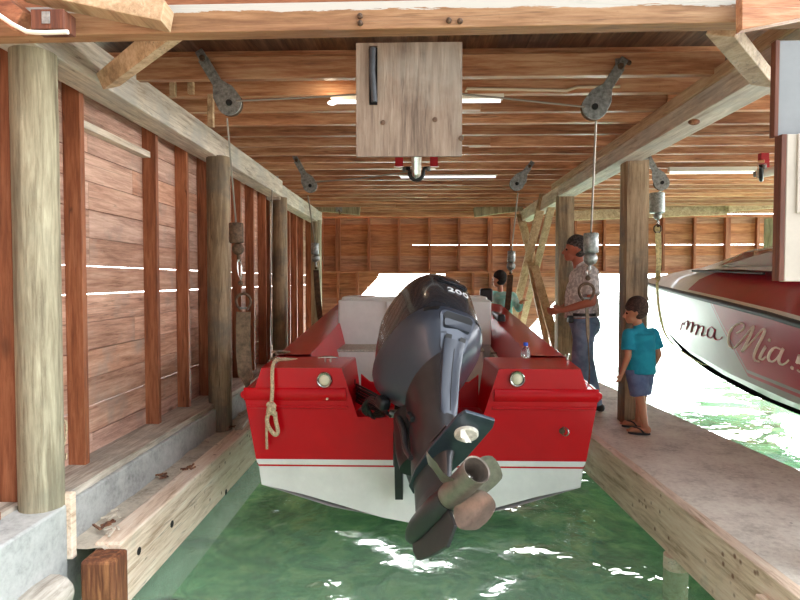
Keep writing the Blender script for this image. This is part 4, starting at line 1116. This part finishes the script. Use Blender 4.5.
MB().tube([Vector((.0, 3.86, .05)).lerp(F(-.24, -.0, .45), .4), F(-.24, -.0, .47)], .013, 12).build('tilt_rod', M_STEEL, out, smooth=50)
# side rail frames on leg left
for l_ in (-.1,):
    pts = [F(-.20, l_, .66), F(-.10, l_ - .01, .50), F(-.10, l_, .40), F(-.02, l_, .30)]
    MB().tube(pts, [.02, .018, .016, .014], 10, smooth=1).build('exhaust_rib', M_LEG, out, smooth=50)
MB().beam(F(-.06, -.10, .60), F(.0, -.10, .52), .03, .03).build('side_latch', M_BLACK, out, bevel=.006)
MB().beam(F(-.30, -.19, .84), F(-.25, -.16, .76), .07, .07).build('cable_grommet', M_BLACK, out, bevel=.02, smooth=50)
MB().box(-.15, 3.74, .16, -.05, 3.93, .40).build('power_tilt_unit', M_BLACK, out, bevel=.02, smooth=50)
# hoses
random.seed(3)
for q in range(6):
    s0 = F(-.33, -.2 + .02 * q, .86 - .02 * q)
    pts = [s0, Vector((-.30 - .012 * q, 3.72 + .02 * q, .62)), Vector((-.36 + .02 * q, 3.80, .52 - .015 * q)), Vector((-.30, 3.86 + .02 * q, .46)), Vector((-.18, 3.95 + .03 * q, .455 + .01 * q)), Vector((-.40 + .01 * q, 4.1, .50 + .02 * q)), Vector((-.45, 4.3, .50 + .02 * q))]
    MB().tube(pts, .008 if q % 2 else .011, 7, smooth=2).build('control_cable', M_BLACK, out, smooth=60)

# ================================================================== RIGHT BOAT
C = 3.9
rb = empty('speedboat', (C, 6, 0)); tag(rb, 'white speedboat with burgundy panels and script name in the right bay', 'boat')
R_b = [(1.6, .98), (3.5, 1.03), (4.5, 1.03), (5, 1.0), (6, .95), (7, .84), (8, .69), (8.8, .5), (9.4, .32), (9.9, .17), (10.3, .06), (10.45, .01)]
R_s = [(1.6, .80), (4.5, 1.01), (5, 1.06), (6, 1.14), (7, 1.20), (8, 1.25), (9.4, 1.29), (10.45, 1.32)]
R_k = [(1.6, .0), (6, .03), (7.1, .10), (8, .22), (8.7, .36), (9.2, .56), (9.7, .82), (10.1, 1.05), (10.45, 1.26)]
R_c = [(1.6, .28), (5, .34), (6, .40), (7, .49), (8, .62), (8.8, .76), (9.4, .92), (10, 1.12), (10.45, 1.28)]
def rout(y):
    b, s, k, c = (interp(T, y) for T in (R_b, R_s, R_k, R_c))
    return [(0, k), (.42 * b, k + (c - k) * .40), (.80 * b, c), (.84 * b, c + .02), (.92 * b, c + (s - c) * .5), (b, s)]
k_ = NT('speedboat_gelcoat'); co = k_.n('ShaderNodeTexCoord').outputs['Object']; sx = k_.n('ShaderNodeSeparateXYZ'); k_.l(co, sx.inputs[0])
Yo, Zo = sx.outputs['Y'], sx.outputs['Z']      # relative to boat empty (y-6)
# diagonal design edge
edge = k_.math('SUBTRACT', k_.math('ADD', k_.math('MULTIPLY', k_.math('SUBTRACT', 1.11, Zo), -.82), .17), Yo)   # >0 aft
low = k_.math('SUBTRACT', Zo, k_.math('ADD', k_.math('MULTIPLY', Yo, .05), .475))
mn = k_.math('MINIMUM', edge, k_.math('MULTIPLY', low, .8))
r1 = k_.math('GREATER_THAN', mn, .0)
st = k_.math('MULTIPLY', k_.math('GREATER_THAN', mn, .025), k_.math('LESS_THAN', mn, .05))
fac = k_.math('SUBTRACT', r1, st)
cn = k_.noise(co, 2.5, 4, .6, 2.)
bur = k_.mix(cn, rgb(150, 34, 56), rgb(176, 62, 84))
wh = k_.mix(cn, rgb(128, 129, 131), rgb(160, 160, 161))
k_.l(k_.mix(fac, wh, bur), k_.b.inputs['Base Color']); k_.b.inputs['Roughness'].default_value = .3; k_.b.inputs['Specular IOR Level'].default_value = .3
ysr = [1.6, 2.5, 3.5, 4, 4.5, 5, 5.5, 6, 6.5, 7, 7.5, 8, 8.4, 8.8, 9.1, 9.4, 9.7, 9.9, 10.1, 10.3, 10.45]
mb = MB()
for i in range(len(ysr) - 1):
    A, B = rout(ysr[i]), rout(ysr[i + 1])
    for s in (-1, 1):
        for j in range(len(A) - 1):
            mb.add([(C + s * A[j][0], ysr[i], A[j][1]), (C + s * A[j + 1][0], ysr[i], A[j + 1][1]), (C + s * B[j + 1][0], ysr[i + 1], B[j + 1][1]), (C + s * B[j][0], ysr[i + 1], B[j][1])], [(0, 1, 2, 3)])
A = rout(1.6); mb.add([(C + p[0], 1.6, p[1]) for p in A] + [(C - p[0], 1.6, p[1]) for p in A[::-1][:-1]], [tuple(range(11))])
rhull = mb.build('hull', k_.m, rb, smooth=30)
for s in (-1, 1):
    pts = [(C + s * (interp(R_b, y) + .012), y, interp(R_s, y) + .0) for y in ysr]
    MB().tube(pts, .03, 8).build('rub_rail', M_RUBBER, rb, smooth=60)
MB().tube([(C - .02, y - .01, interp(R_k, y) - .03) for y in (10.4, 10.1, 9.7, 9.2, 8.7, 8.0, 7.1, 6.2, 5.5)], [.03, .04, .05, .055, .055, .055, .045, .03, .01], 8).build('keel_shadow_strip', plain('matt_keel_shadow', (12, 11, 11), 1., spec=0.), rb, smooth=60)  # added black strip: stands for the keel's shadow line and the stem outline
# deck
M_BURG = plain('burgundy_gelcoat', (168, 16, 40), .3, 0, .1, spec=.2, mottled=.06, scale=3)
def rdeck(y):
    b, s = interp(R_b, y), interp(R_s, y)
    h = interp([(1.6, .2), (5.5, .34), (7.2, .30), (8.5, .20), (9.6, .08), (10.45, .01)], y)
    return [(b, s + .015), (.93 * b, s + .04), (.78 * b, s + .04 + h * .38), (.50 * b, s + .04 + h * .72), (.30 * b, s + .04 + h * .9), (0, s + .04 + h)]
mb = MB()
for i in range(len(ysr) - 1):
    A, B = rdeck(ysr[i]), rdeck(ysr[i + 1])
    for s in (-1, 1):
        for j in range(len(A) - 1):
            if ysr[i] >= 8.8: m = 1 if j >= 1 and s > 0 else 0
            elif ysr[i] < 7: m = 1 if j in (1, 2, 3) else (0)
            else: m = 0
            mb.add([(C + s * A[j][0], ysr[i], A[j][1]), (C + s * A[j + 1][0], ysr[i], A[j + 1][1]), (C + s * B[j + 1][0], ysr[i + 1], B[j + 1][1]), (C + s * B[j][0], ysr[i + 1], B[j][1])], [(0, 1, 2, 3)], m)
mb.build('deck', [M_WHITEHULL, M_BURG], rb, smooth=35)
# cabin / windscreen
mb = MB()
def cab(y, w, z0, z1, w2): return [(C - w, y, z0), (C - w2, y, z1), (C, y, z1 + .03), (C + w2, y, z1), (C + w, y, z0)]
mb.loft([cab(7.6, .50, 1.45, 1.47, .34), cab(7.0, .55, 1.47, 1.56, .42), cab(6.3, .58, 1.46, 1.66, .46), cab(5.4, .6, 1.42, 1.68, .5)], True, True)
mb.build('cabin', M_WHITEHULL, rb, smooth=30)
mb = MB()
q = [at(752, 263, 6.9), at(772, 251, 6.2), at(776, 264, 6.2)]
mb.loft([[(C - .52 - .012, 6.85, 1.50), (C - .52 - .012, 6.85, 1.515)], [(C - .565 - .012, 5.6, 1.47), (C - .50 - .012, 5.6, 1.66)]], False, False)
wd = plain('tinted_window', (120, 60, 74), .1, 0, .4)
mb = MB().add([(C - .555, 6.75, 1.50), (C - .585, 5.5, 1.475), (C - .53, 5.5, 1.655), (C - .478, 6.35, 1.635)], [(0, 1, 2, 3)])
mb.add([(v[0] - .012, v[1], v[2] + .002) for v in mb.v[:4]], [(0, 1, 2, 3)]); mb.f += [[0, 1, 5, 4], [1, 2, 6, 5], [2, 3, 7, 6], [3, 0, 4, 7]]; mb.m += [0] * 4
mb.build('side_window', wd, rb)
MB().tube([(C - .62, 7.25, 1.46), (C - .64, 6.5, 1.44), (C - .66, 5.7, 1.41)], .012, 8).build('window_trim', M_BLACK, rb, smooth=60)
MB().tube([at(758, 264, 6.6), at(752, 268, 6.6)], .012, 6).build('cleat', M_BLACK, rb)
MB().tube([at(786, 302, 5.0) + Vector((0, 0, 0)), at(800, 309, 4.8)], .006, 6).build('deck_scratch', M_WHITEHULL, rb) if False else None

# hull script by strokes laid on the hull skin
dg = bpy.context.evaluated_depsgraph_get(); dg.update()
bv = BVHTree.FromPolygons([tuple(v.co + rb.location) for v in rhull.data.vertices], [tuple(p.vertices) for p in rhull.data.polygons])
def onhull(px, py):
    h = bv.ray_cast(CAM, ray(px, py), 40)
    if h[0] is None: return None
    n = h[1]
    if n.dot(ray(px, py)) > 0: n = -n
    return h[0] + n * .002
def script(strokes, name, mat, r):
    for sname, st_ in strokes:
        # catmull-rom through the px points
        P = [Vector((p[0], p[1])) for p in st_]; Q = []
        P = [P[0]] + P + [P[-1]]
        for i in range(1, len(P) - 2):
            for t in [k / 6 for k in range(6)]:
                a, b, c, d = P[i - 1:i + 3]
                Q.append(.5 * ((2 * b) + (c - a) * t + (2 * a - 5 * b + 4 * c - d) * t * t + (3 * b - a - 3 * c + d) * t ** 3))
        Q.append(P[-1])
        pts = [onhull(q.x, q.y) for q in Q]; pts = [p for p in pts if p is not None]
        if len(pts) < 2: continue
        n = len(pts); rs = []
        for i in range(n):
            d = pts[min(i + 1, n - 1)] - pts[max(0, i - 1)]
            rs.append(r * (1.25 if d.z < -abs(d.y) * .5 else .75))
        MB().tube(pts, rs, 6).build(name, mat, rb, smooth=60)
M_SCR1 = plain('burgundy_lettering', (170, 60, 90), .4); M_SCR2 = plain('cream_lettering', (252, 238, 228), .6, spec=.1)
sc4 = lambda l: [(600 + x_ / 4, 300 + y_ / 4) for x_, y_ in l]
script([('m', sc4([(322, 118), (330, 92), (336, 100), (340, 88), (352, 84), (352, 100), (346, 116)])),
        ('m', sc4([(350, 112), (360, 92), (372, 90), (370, 108), (364, 128), (374, 106), (388, 98), (394, 106), (388, 124), (384, 138), (394, 114), (408, 104), (416, 112), (410, 130), (408, 142), (416, 144), (426, 138)])),
        ('a', sc4([(458, 118), (446, 108), (434, 118), (430, 140), (440, 152), (452, 142), (462, 118), (458, 142), (464, 158), (478, 158), (490, 148)]))], 'script_lettering', M_SCR1, .009)
script([('M', sc4([(546, 108), (560, 96), (572, 94), (576, 104), (566, 124), (548, 150), (536, 172), (522, 188), (514, 178), (520, 160), (534, 142), (562, 122), (580, 118)][0:0] + [(548, 132), (566, 122), (578, 108), (574, 94), (556, 94), (536, 106), (520, 130), (516, 158), (520, 182), (534, 194)])),
        ('M', sc4([(540, 190), (560, 170), (586, 138), (606, 112), (616, 106), (604, 140), (580, 186), (570, 206), (590, 186), (622, 150), (650, 118), (662, 120), (650, 150), (630, 190), (618, 222), (622, 240), (638, 246)])),
        ('i', sc4([(664, 186), (650, 210), (642, 230), (650, 238), (664, 226)])),
        ('i', sc4([(678, 158), (682, 162)])),
        ('a', sc4([(722, 196), (702, 190), (684, 206), (676, 230), (686, 246), (704, 238), (722, 214), (734, 194), (722, 222), (718, 244), (728, 258), (744, 252), (756, 240)])),
        ('!', sc4([(768, 268), (774, 274)])), ('!', sc4([(800, 222), (790, 250)])), ('!', sc4([(792, 280), (800, 286)])), ('!', sc4([(812, 216), (800, 252)]))], 'script_lettering', M_SCR2, .0115)
# bow strap on the right boat
a = at(658, 226, 7.7); b = at(659, 262, 7.7); c = at(657.5, 290, 7.8); d = at(661, 297, 8.0)
strap([a, at(658.5, 245, 7.7), b, at(658, 275, 7.7), Vector((C - .80, 7.85, 1.27)), Vector((C - .73, 7.95, .95)), Vector((C - .62, 8.0, .58)), Vector((C - .32, 8.0, .34)), Vector((C, 8.0, .17)), Vector((C + .6, 8.0, .6)), Vector((C + .78, 7.9, 1.28)), Vector((C + .9, 7.8, 2.0))], .075, M_STRAPY, 'faded yellow webbing strap slung under the bow of the right boat', across=[(1, 0, 0), (1, .3, 0), (0, 1, 0), (0, 1, 0), (0, 1, 0), (0, 1, 0)])
shackle((657.5, 229), 7.68, .045, 'small shackle between weight and yellow strap at the right boat')

# ================================================================== PEOPLE
def ico(bm, M, sub=2): bmesh.ops.create_icosphere(bm, subdivisions=sub, radius=1, matrix=M)
def blob(parts, name, mat, parent, vox=.009, sm=3, cuts=()):
    bm = bmesh.new()
    for p in parts:
        if p[0] == 'e':
            _, c, r = p[:3]; R = Matrix.Rotation(p[3], 4, p[4]) if len(p) > 3 else Matrix.Identity(4)
            ico(bm, Matrix.Translation(c) @ R @ Matrix.Diagonal((*r, 1)), 3)
        else:
            _, a, b, ra, rb2 = p[:5]; a, b = Vector(a), Vector(b)
            fl = p[5] if len(p) > 5 else 1.
            d = b - a; L = d.length
            rot = d.to_track_quat('Z', 'Y').to_matrix().to_4x4()
            bmesh.ops.create_cone(bm, cap_ends=True, segments=20, radius1=ra, radius2=rb2, depth=L, matrix=Matrix.Translation((a + b) / 2) @ rot)
            if p[0] == 'c':
                ico(bm, Matrix.Translation(a) @ Matrix.Scale(ra, 4)); ico(bm, Matrix.Translation(b) @ Matrix.Scale(rb2, 4))
            elif p[0] == 'h':
                ico(bm, Matrix.Translation(a) @ Matrix.Scale(ra, 4))
    me = bpy.data.meshes.new(name); bm.to_mesh(me); bm.free()
    o = bpy.data.objects.new('tmp', me); COL.objects.link(o)
    m = o.modifiers.new('r', 'REMESH'); m.mode = 'VOXEL'; m.voxel_size = vox
    m = o.modifiers.new('s', 'SMOOTH'); m.iterations = sm; m.factor = .5
    dg = bpy.context.evaluated_depsgraph_get(); dg.update()
    me2 = bpy.data.meshes.new_from_object(o.evaluated_get(dg)); bpy.data.objects.remove(o)
    me2.name = name
    for (pt, nr) in cuts:
        b2 = bmesh.new(); b2.from_mesh(me2)
        bmesh.ops.bisect_plane(b2, geom=b2.verts[:] + b2.edges[:] + b2.faces[:], plane_co=pt, plane_no=nr, clear_outer=True)
        b2.to_mesh(me2); b2.free()
    pw = parent.matrix_basis if parent else Matrix.Identity(4)
    me2.materials.clear(); me2.materials.append(mat); me2.shade_smooth()
    ob = bpy.data.objects.new(name, me2); COL.objects.link(ob)
    if parent: ob.parent = parent
    return ob

def skin(name, col):
    k = NT(name); k.b.inputs['Base Color'].default_value = rgb(*col); k.b.inputs['Roughness'].default_value = .5
    k.b.inputs['Subsurface Weight'].default_value = .1; k.b.inputs['Subsurface Radius'].default_value = (.02, .008, .004); return k.m
S_MAN = skin('tanned_skin', (172, 98, 74)); S_BOY = skin('child_skin', (196, 136, 104))
def cloth(name, col, col2=None, scale=25):
    k = NT(name); co = k.n('ShaderNodeTexCoord').outputs['Object']
    n = k.noise(co, scale, 3, .5, 1.)
    k.l(k.ramp(n, [(.45, rgb(*(col2 or [q * .85 for q in col]))), (.58, rgb(*col))]), k.b.inputs['Base Color'])
    k.b.inputs['Roughness'].default_value = .9; k.bump(k.noise(co, 9, 3, .5, 2.), .35, .02); return k.m

def V(x, y, z): return Vector((x, y, z))
def head_parts(c, s, f, up=V(0, 0, 1)):
    """head at centre c, size s = half height, facing f"""
    f = Vector(f).normalized(); sd = up.cross(f).normalized()
    P = lambda a, b, z: c + f * a * s + sd * b * s + up * z * s
    return [('e', P(-.08, 0, .22), (s * .80,) * 3), ('e', P(.10, 0, .05), (s * .66,) * 3), ('e', P(.30, 0, -.42), (s * .44,) * 3), ('c', P(.1, .0, -.62), P(.55, 0, -.66), s * .32, s * .2),
            ('c', P(.70, 0, .12), P(.92, 0, -.16), s * .07, s * .13), ('e', P(.68, 0, -.42), (s * .16, s * .17, s * .07)), ('e', P(.66, 0, -.52), (s * .15, s * .16, s * .07)),
            ('c', P(-.05, .72, .1), P(-.02, .74, -.18), s * .10, s * .07), ('c', P(-.05, -.72, .1), P(-.02, -.74, -.18), s * .10, s * .07),
            ('c', P(.60, .28, .22), P(.60, -.28, .22), s * .14, s * .14)]
def eyes(c, s, f, parent, up=V(0, 0, 1)):
    f = Vector(f).normalized(); sd = up.cross(f).normalized()
    for q in (-1, 1):
        MB().ball(c + f * .66 * s + sd * .28 * q * s + up * .06 * s, s * .10).build('eye', M_EYE, parent, smooth=80)
M_EYE = plain('dark_eye', (40, 26, 20), .2)
def hand_parts(w, d, s, curl=.6, side=V(0, -1, 0), palm=V(0, 0, -1)):
    """w wrist, d pointing direction; s palm length"""
    d = d.normalized(); side = (side - d * side.dot(d)).normalized(); n = d.cross(side).normalized()
    if n.dot(palm) < 0: n = -n
    out = [('c', w, w + d * s * .55, s * .27, s * .30)]
    base = w + d * s * .85
    out.append(('c', base - side * s * .24, base + side * s * .24, s * .16, s * .16))
    for i, (o_, L) in enumerate(((-.33, .62), (-.11, .76), (.11, .82), (.33, .72))):
        b0 = base + side * o_ * s
        b1 = b0 + (d + n * curl * .5).normalized() * L * s * .55
        b2 = b1 + (d * .5 + n * curl * 1.3).normalized() * L * s * .5
        out += [('c', b0, b1, s * .105, s * .095), ('c', b1, b2, s * .095, s * .075)]
    t0 = w + d * s * .3 + side * s * .28; t1 = t0 + (d + side * .9 + n * .3).normalized() * s * .42; t2 = t1 + (d + n * .7).normalized() * s * .34
    out += [('c', t0, t1, s * .13, s * .11), ('c', t1, t2, s * .11, s * .08)]
    return out

# ---- man, facing left
mx, my = at(582, 300, 6.05).x, 6.05
man = empty('person', (0, 0, 0)); tag(man, 'man in patterned light shirt and blue jeans standing on the dock looking left', 'person')
hc = V(mx - .075, my, 1.655)
f = V(-1, .12, -.12)
hip = .93
Ls, Rs = V(mx + .03, my - .19, 1.42), V(mx + .03, my + .19, 1.42)
Le, Re = V(mx + .02, my - .27, 1.14), V(mx - .0, my + .25, 1.14)
Lw, Rw = V(mx - .23, my - .20, 1.06), V(mx - .20, my + .12, 1.04)
body = head_parts(hc, .125, f, V(.06, 0, 1).normalized())
body += [('c', V(mx - .02, my, 1.44), V(mx - .05, my, 1.58), .062, .058), ('c', Ls, Le, .052, .044), ('c', Le, Lw, .043, .029), ('c', Rs, Re, .052, .044), ('c', Re, Rw, .043, .029),
         ('e', V(mx, my, 1.25), (.12, .18, .26)), ('e', V(mx, my, .98), (.12, .16, .14))]
La, Ra = V(mx - .06, my - .09, .09), V(mx + .17, my + .10, .09)
body += [('c', V(mx, my - .09, .92), V(mx - .04, my - .10, .5), .085, .055), ('c', V(mx - .04, my - .10, .5), La, .055, .038), ('c', V(mx, my + .09, .92), V(mx + .06, my + .10, .5), .085, .055), ('c', V(mx + .06, my + .1, .5), Ra, .055, .038)]
body += hand_parts(Lw, V(-1, .1, -.15), .095, .5, V(0, -.3, 1), V(0, 1, 0)) + hand_parts(Rw, V(-1, -.25, -.1), .095, .5, V(0, .3, 1), V(0, -1, 0))
blob(body, 'body', S_MAN, man, .0075, 2); eyes(hc, .125, f, man)
M_SHIRT = cloth('patterned_shirt', (232, 226, 224), (184, 176, 176), 30)
sh = [('e', V(mx + .01, my, 1.36), (.135, .215, .14)), ('e', V(mx - .01, my, 1.18), (.155, .20, .24)), ('k', V(mx - .005, my, 1.15), V(mx + .005, my, .98), .165, .172), ('c', V(mx + .02, my - .14, 1.44), V(mx + .02, my + .14, 1.44), .065, .065),
      ('h', Ls, Ls.lerp(Le, .78), .075, .082), ('h', Rs, Rs.lerp(Re, .78), .075, .082), ('c', V(mx - .0, my, 1.46), V(mx - .02, my, 1.49), .075, .072)]
shp = blob(sh, 'shirt', M_SHIRT, man, .009, 2)
M_JEANS = cloth('blue_jeans', (134, 156, 186), (110, 132, 164), 12)
je = [('e', V(mx + .01, my, .93), (.135, .175, .12)), ('k', V(mx + .015, my - .09, .93), V(mx - .04, my - .10, .5), .115, .085), ('k', V(mx - .04, my - .10, .52), La + V(0, 0, -.02), .085, .075), ('k', V(mx + .02, my + .09, .93), V(mx + .07, my + .10, .5), .115, .085), ('k', V(mx + .07, my + .10, .52), Ra + V(0, 0, -.02), .085, .075), ('e', V(mx + .07, my - .05, .9), (.1, .1, .12)), ('e', V(mx + .07, my + .05, .9), (.1, .1, .12))]
blob(je, 'jeans', M_JEANS, man, .009, 2)
MB().loft([[V(mx + .0 + .155 * math.cos(t), my + .185 * math.sin(t), z) for t in [2 * PI * k / 24 for k in range(24)]] for z in (.995, 1.025)]).build('belt', M_BLACK, man, smooth=60)
MB().box(mx - .17, my - .16, .93, mx - .12, my - .08, 1.0).build('belt_pouch', M_BLACK, man, bevel=.01)
M_HAIRG = cloth('dark_grey_hair', (88, 80, 76), (52, 46, 44), 60)
def hair(c, s, f, parent, mat, thick=1.1, fringe=False):
    f = Vector(f).normalized(); up = V(0, 0, 1); sd = up.cross(f).normalized(); P = lambda a, b, z: c + f * a * s + sd * b * s + up * z * s
    pr_ = [('e', P(-.16, 0, .36), (s * .80 * thick,) * 3), ('e', P(-.30, 0, .05), (s * .66 * thick,) * 3), ('c', P(-.30, .25, -.3), P(-.30, -.25, -.3), s * .42, s * .42)]
    if fringe: pr_ += [('c', P(.45, .35, .48), P(.45, -.35, .48), s * .36, s * .36), ('c', P(.1, .62, .25), P(-.1, .62, .05), s * .22, s * .2), ('c', P(.1, -.62, .25), P(-.1, -.62, .05), s * .22, s * .2)]
    blob(pr_, 'hair', mat, parent, .008, 2)
hair(hc, .125, f, man, M_HAIRG, 1.05)
def shoe(a, d, L, w, parent, mat, name='shoe', sole=M_BONE):
    d = Vector(d).normalized(); h = Vector((a.x, a.y, 0))
    o = blob([('e', h + V(0, 0, .06) - d * L * .1, (w * .5, w * .5, .055)), ('c', h + V(0, 0, .045) - d * L * .2, h + V(0, 0, .035) + d * L * .62, w * .46, w * .40)], name, mat, parent, .008, 2)
    for v in o.data.vertices: v.co.z = max(v.co.z, .012)
    s = d.cross(V(0, 0, 1))
    n = 20; ring = [h + d * (L * .22 + L * .50 * math.cos(2 * PI * k / n)) + s * w * .5 * math.sin(2 * PI * k / n) for k in range(n)]
    MB().loft([[p + V(0, 0, .002) for p in ring], [p + V(0, 0, .022) for p in ring]]).build('sole', sole, parent, bevel=.003)
shoe(La, V(-1, .1, 0), .26, .1, man, M_BLACK); shoe(Ra, V(-1, .2, 0), .26, .1, man, M_BLACK)

# ---- boy on the dock, back to us, head turned left
bx, by = at(640, 350, 5.3).x, 5.3
boy = empty('person', (0, 0, 0)); tag(boy, 'small boy in turquoise t-shirt and blue-grey shorts beside the square post', 'person')
f = V(-.93, .25, -.28)
hc = V(bx - .045, by, 1.075)
hd = V(-.6, .8, 0)       # torso heading
sd = V(.94, .34, 0)        # his right side
sc_, sl_ = V(bx + .005, by, .90), .132
Rsh, Lsh = sc_ + sd * sl_ + V(0, 0, -.02), sc_ - sd * sl_ + V(0, 0, -.02)
Rel, Lel = Rsh + V(.042, -.02, -.19), Lsh + V(-.01, -.03, -.19)
Rwr, Lwr = Rel + V(-.045, .05, -.15), Lel + V(-.045, .02, -.15)
pel = V(bx + .0, by, .52)
Lh, Rh = pel - sd * .055, pel + sd * .055
Lk, Rk = V(bx + .0, by - .03, .30), V(bx + .05, by + .08, .30)
La, Ra = V(bx + .035, by - .05, .07), V(bx + .065, by + .20, .07)
body = head_parts(hc, .108, f, V(-.06, .0, 1).normalized()) + [('c', V(bx - .01, by, .92), V(bx - .03, by, 1.0), .04, .038), ('c', Rsh, Rel, .034, .029), ('c', Rel, Rwr, .028, .02), ('c', Lsh, Lel, .034, .029), ('c', Lel, Lwr, .028, .02),
        ('e', V(bx, by, .78), (.085, .075, .18)), ('e', pel + V(0, 0, .04), (.085, .075, .09)), ('c', Lh, Lk, .058, .043), ('c', Lk, La, .043, .027), ('c', Rh, Rk, .058, .043), ('c', Rk, Ra, .043, .027)]
ft = V(-.85, .25, 0).normalized()
for a in (La, Ra):
    h = V(a.x, a.y, 0); body += [('c', h + V(0, 0, .045) + ft * -.01, h + V(0, 0, .035) + ft * .11, .028, .026), ('e', h + V(0, 0, .045) - ft * .02, (.03, .03, .035))]
    for q in range(5):
        s2 = V(-ft.y, ft.x, 0); body.append(('c', h + ft * .12 + s2 * (q - 2) * .012 + V(0, 0, .03), h + ft * (.15 - abs(q - 1) * .006) + s2 * (q - 2) * .013 + V(0, 0, .027), .009, .008))
body += hand_parts(Lwr, V(-.3, .1, -1), .062, .45, V(-.8, -.5, 0), V(.5, .5, 0)) + hand_parts(Rwr, V(-.1, .3, -1), .062, .45, V(.8, -.2, 0), V(-.6, .2, 0))
blob(body, 'body', S_BOY, boy, .0062, 2); eyes(hc, .108, f, boy)
M_TEE = cloth('turquoise_cotton', (36, 160, 186), (28, 144, 172), 9)
blob([('e', V(bx, by, .85), (.13, .095, .085)), ('k', V(bx, by, .88), V(bx + .005, by, .535), .118, .132), ('c', Lsh, Rsh, .05, .05), ('h', Lsh, Lsh.lerp(Lel, .72), .052, .062), ('h', Rsh, Rsh.lerp(Rel, .72), .052, .062), ('c', V(bx - .01, by, .93), V(bx - .012, by, .945), .05, .048)], 't_shirt', M_TEE, boy, .0075, 9)
M_SHORTS = cloth('blue_grey_cotton', (112, 128, 166), (98, 112, 150), 12)
blob([('e', pel + V(0, 0, .03), (.11, .095, .07)), ('k', Lh + V(0, 0, .06), Lk + V(0, 0, .05), .085, .088), ('k', Rh + V(0, 0, .06), Rk + V(0, 0, .05), .085, .082)], 'shorts', M_SHORTS, boy, .0075, 2)
hair(hc, .108, f, boy, cloth('brown_hair', (84, 62, 54), (58, 42, 36), 60), 1.12, True)
def flipflop(a, d, L, w, nm='flip_flop'):
    d = Vector(d).normalized(); s = V(-d.y, d.x, 0); h = V(a.x, a.y, 0); n = 24
    ring = [h + d * (L * .26 + L * .5 * math.cos(2 * PI * k / n)) + s * (w * .5 * math.sin(2 * PI * k / n) * (1 + .15 * math.cos(2 * PI * k / n))) for k in range(n)]
    o = MB().loft([[p + V(0, 0, .002) for p in ring], [p + V(0, 0, .02) for p in ring]]).build(nm, M_RUBBER, boy, bevel=.003)
    tp = h + d * .11 + V(0, 0, .03)
    MB().tube([h + s * .038 + V(0, 0, .02) + d * .01, h + s * .022 + V(0, 0, .062) + d * .05, tp + V(0, 0, .025), tp, ], .007, 6, smooth=1).build('thong', M_BLACK, o)
    MB().tube([h - s * .038 + V(0, 0, .02) + d * .01, h - s * .022 + V(0, 0, .062) + d * .05, tp + V(0, 0, .025), tp, ], .007, 6, smooth=1).build('thong', M_BLACK, o)
flipflop(La, ft, .185, .075); flipflop(Ra, ft, .185, .075)

# ---- child in the boat
cy = 8.3
c0 = at(499, 279.5, cy)
kid = empty('person', (0, 0, 0)); tag(kid, 'child in pale aqua top in the bow of the red boat, arm stretched right', 'person')
f = V(-.75, .6, -.1); s = .112
nx = c0.x + .02
shz = c0.z - .20
Ls, Rs = V(nx - .13, cy, shz), V(nx + .17, cy + .02, shz - .02)
Re = V(nx + .24, cy - .06, shz - .20); Rw = at(521, 302, cy - .1); Rh_ = at(528, 299.5, cy - .12)
body = head_parts(c0, s, f) + [('c', V(nx, cy, shz), V(nx - .01, cy, shz + .12), .04, .038), ('e', V(nx + .03, cy, shz - .22), (.11, .085, .24)), ('c', Rs, Re, .038, .032), ('c', Re, Rw, .03, .022), ('c', Ls, Ls + V(-.02, -.06, -.2), .036, .03), ('c', Ls + V(-.02, -.06, -.2), Ls + V(-.06, -.22, -.24), .03, .022),
      ('c', V(nx - .03, cy, .60), V(nx - .04, cy, .40), .07, .055), ('c', V(nx + .08, cy, .60), V(nx + .08, cy, .40), .07, .055), ('c', V(nx - .04, cy, .40), V(nx - .04, cy, .20), .05, .035), ('c', V(nx + .08, cy, .40), V(nx + .08, cy, .20), .05, .035), ('e', V(nx + .02, cy, shz - .5), (.12, .1, .2))]
body += hand_parts(Rw, Rh_ - Rw, .065, .3, V(0, -1, .3), V(0, 0, -1)) + hand_parts(Ls + V(-.06, -.22, -.24), V(-.3, -1, 0), .065, .3, V(1, 0, 0), V(0, 0, -1))
blob(body, 'body', S_BOY, kid, .008, 2); eyes(c0, s, f, kid)
M_AQUA = cloth('aqua_top', (206, 242, 236), (150, 222, 216), 9)
blob([('e', V(nx + .02, cy, shz - .06), (.17, .11, .10)), ('k', V(nx + .02, cy, shz - .05), V(nx + .03, cy, shz - .48), .135, .15), ('c', Ls, Rs, .05, .05), ('h', Rs, Re, .055, .05), ('h', Re, Re.lerp(Rw, .8), .05, .042), ('h', Ls, Ls + V(-.02, -.06, -.16), .05, .05)], 'top', M_AQUA, kid, .009, 2)
blob([('e', V(nx + .02, cy, .62), (.15, .12, .12)), ('k', V(nx - .03, cy, .6), V(nx - .04, cy, .38), .09, .085), ('k', V(nx + .08, cy, .6), V(nx + .08, cy, .38), .09, .085)], 'shorts', M_RUBBER, kid, .01, 2)
hair(c0, s, f, kid, cloth('black_hair', (40, 32, 30), (26, 20, 20), 60), 1.05)
ch = at(487, 293, 7.6)
o = empty('helm_chair', ch); tag(o, 'dark padded chair back just left of the child in the boat', 'chair')
MB().box(ch.x - .09, ch.y - .04, ch.z - .12, ch.x + .07, ch.y + .04, ch.z + .06).build('backrest', M_BLACK, o, bevel=.025, seg=3)
MB().tube([ch + V(0, 0, -.1), V(ch.x, ch.y, .16)], .03, 10).build('pedestal', M_GALV, o, smooth=60)
MB().box(ch.x - .18, ch.y - .02, ch.z - .40, ch.x + .18, ch.y + .36, ch.z - .30).build('seat', M_BLACK, o, bevel=.025, seg=3)
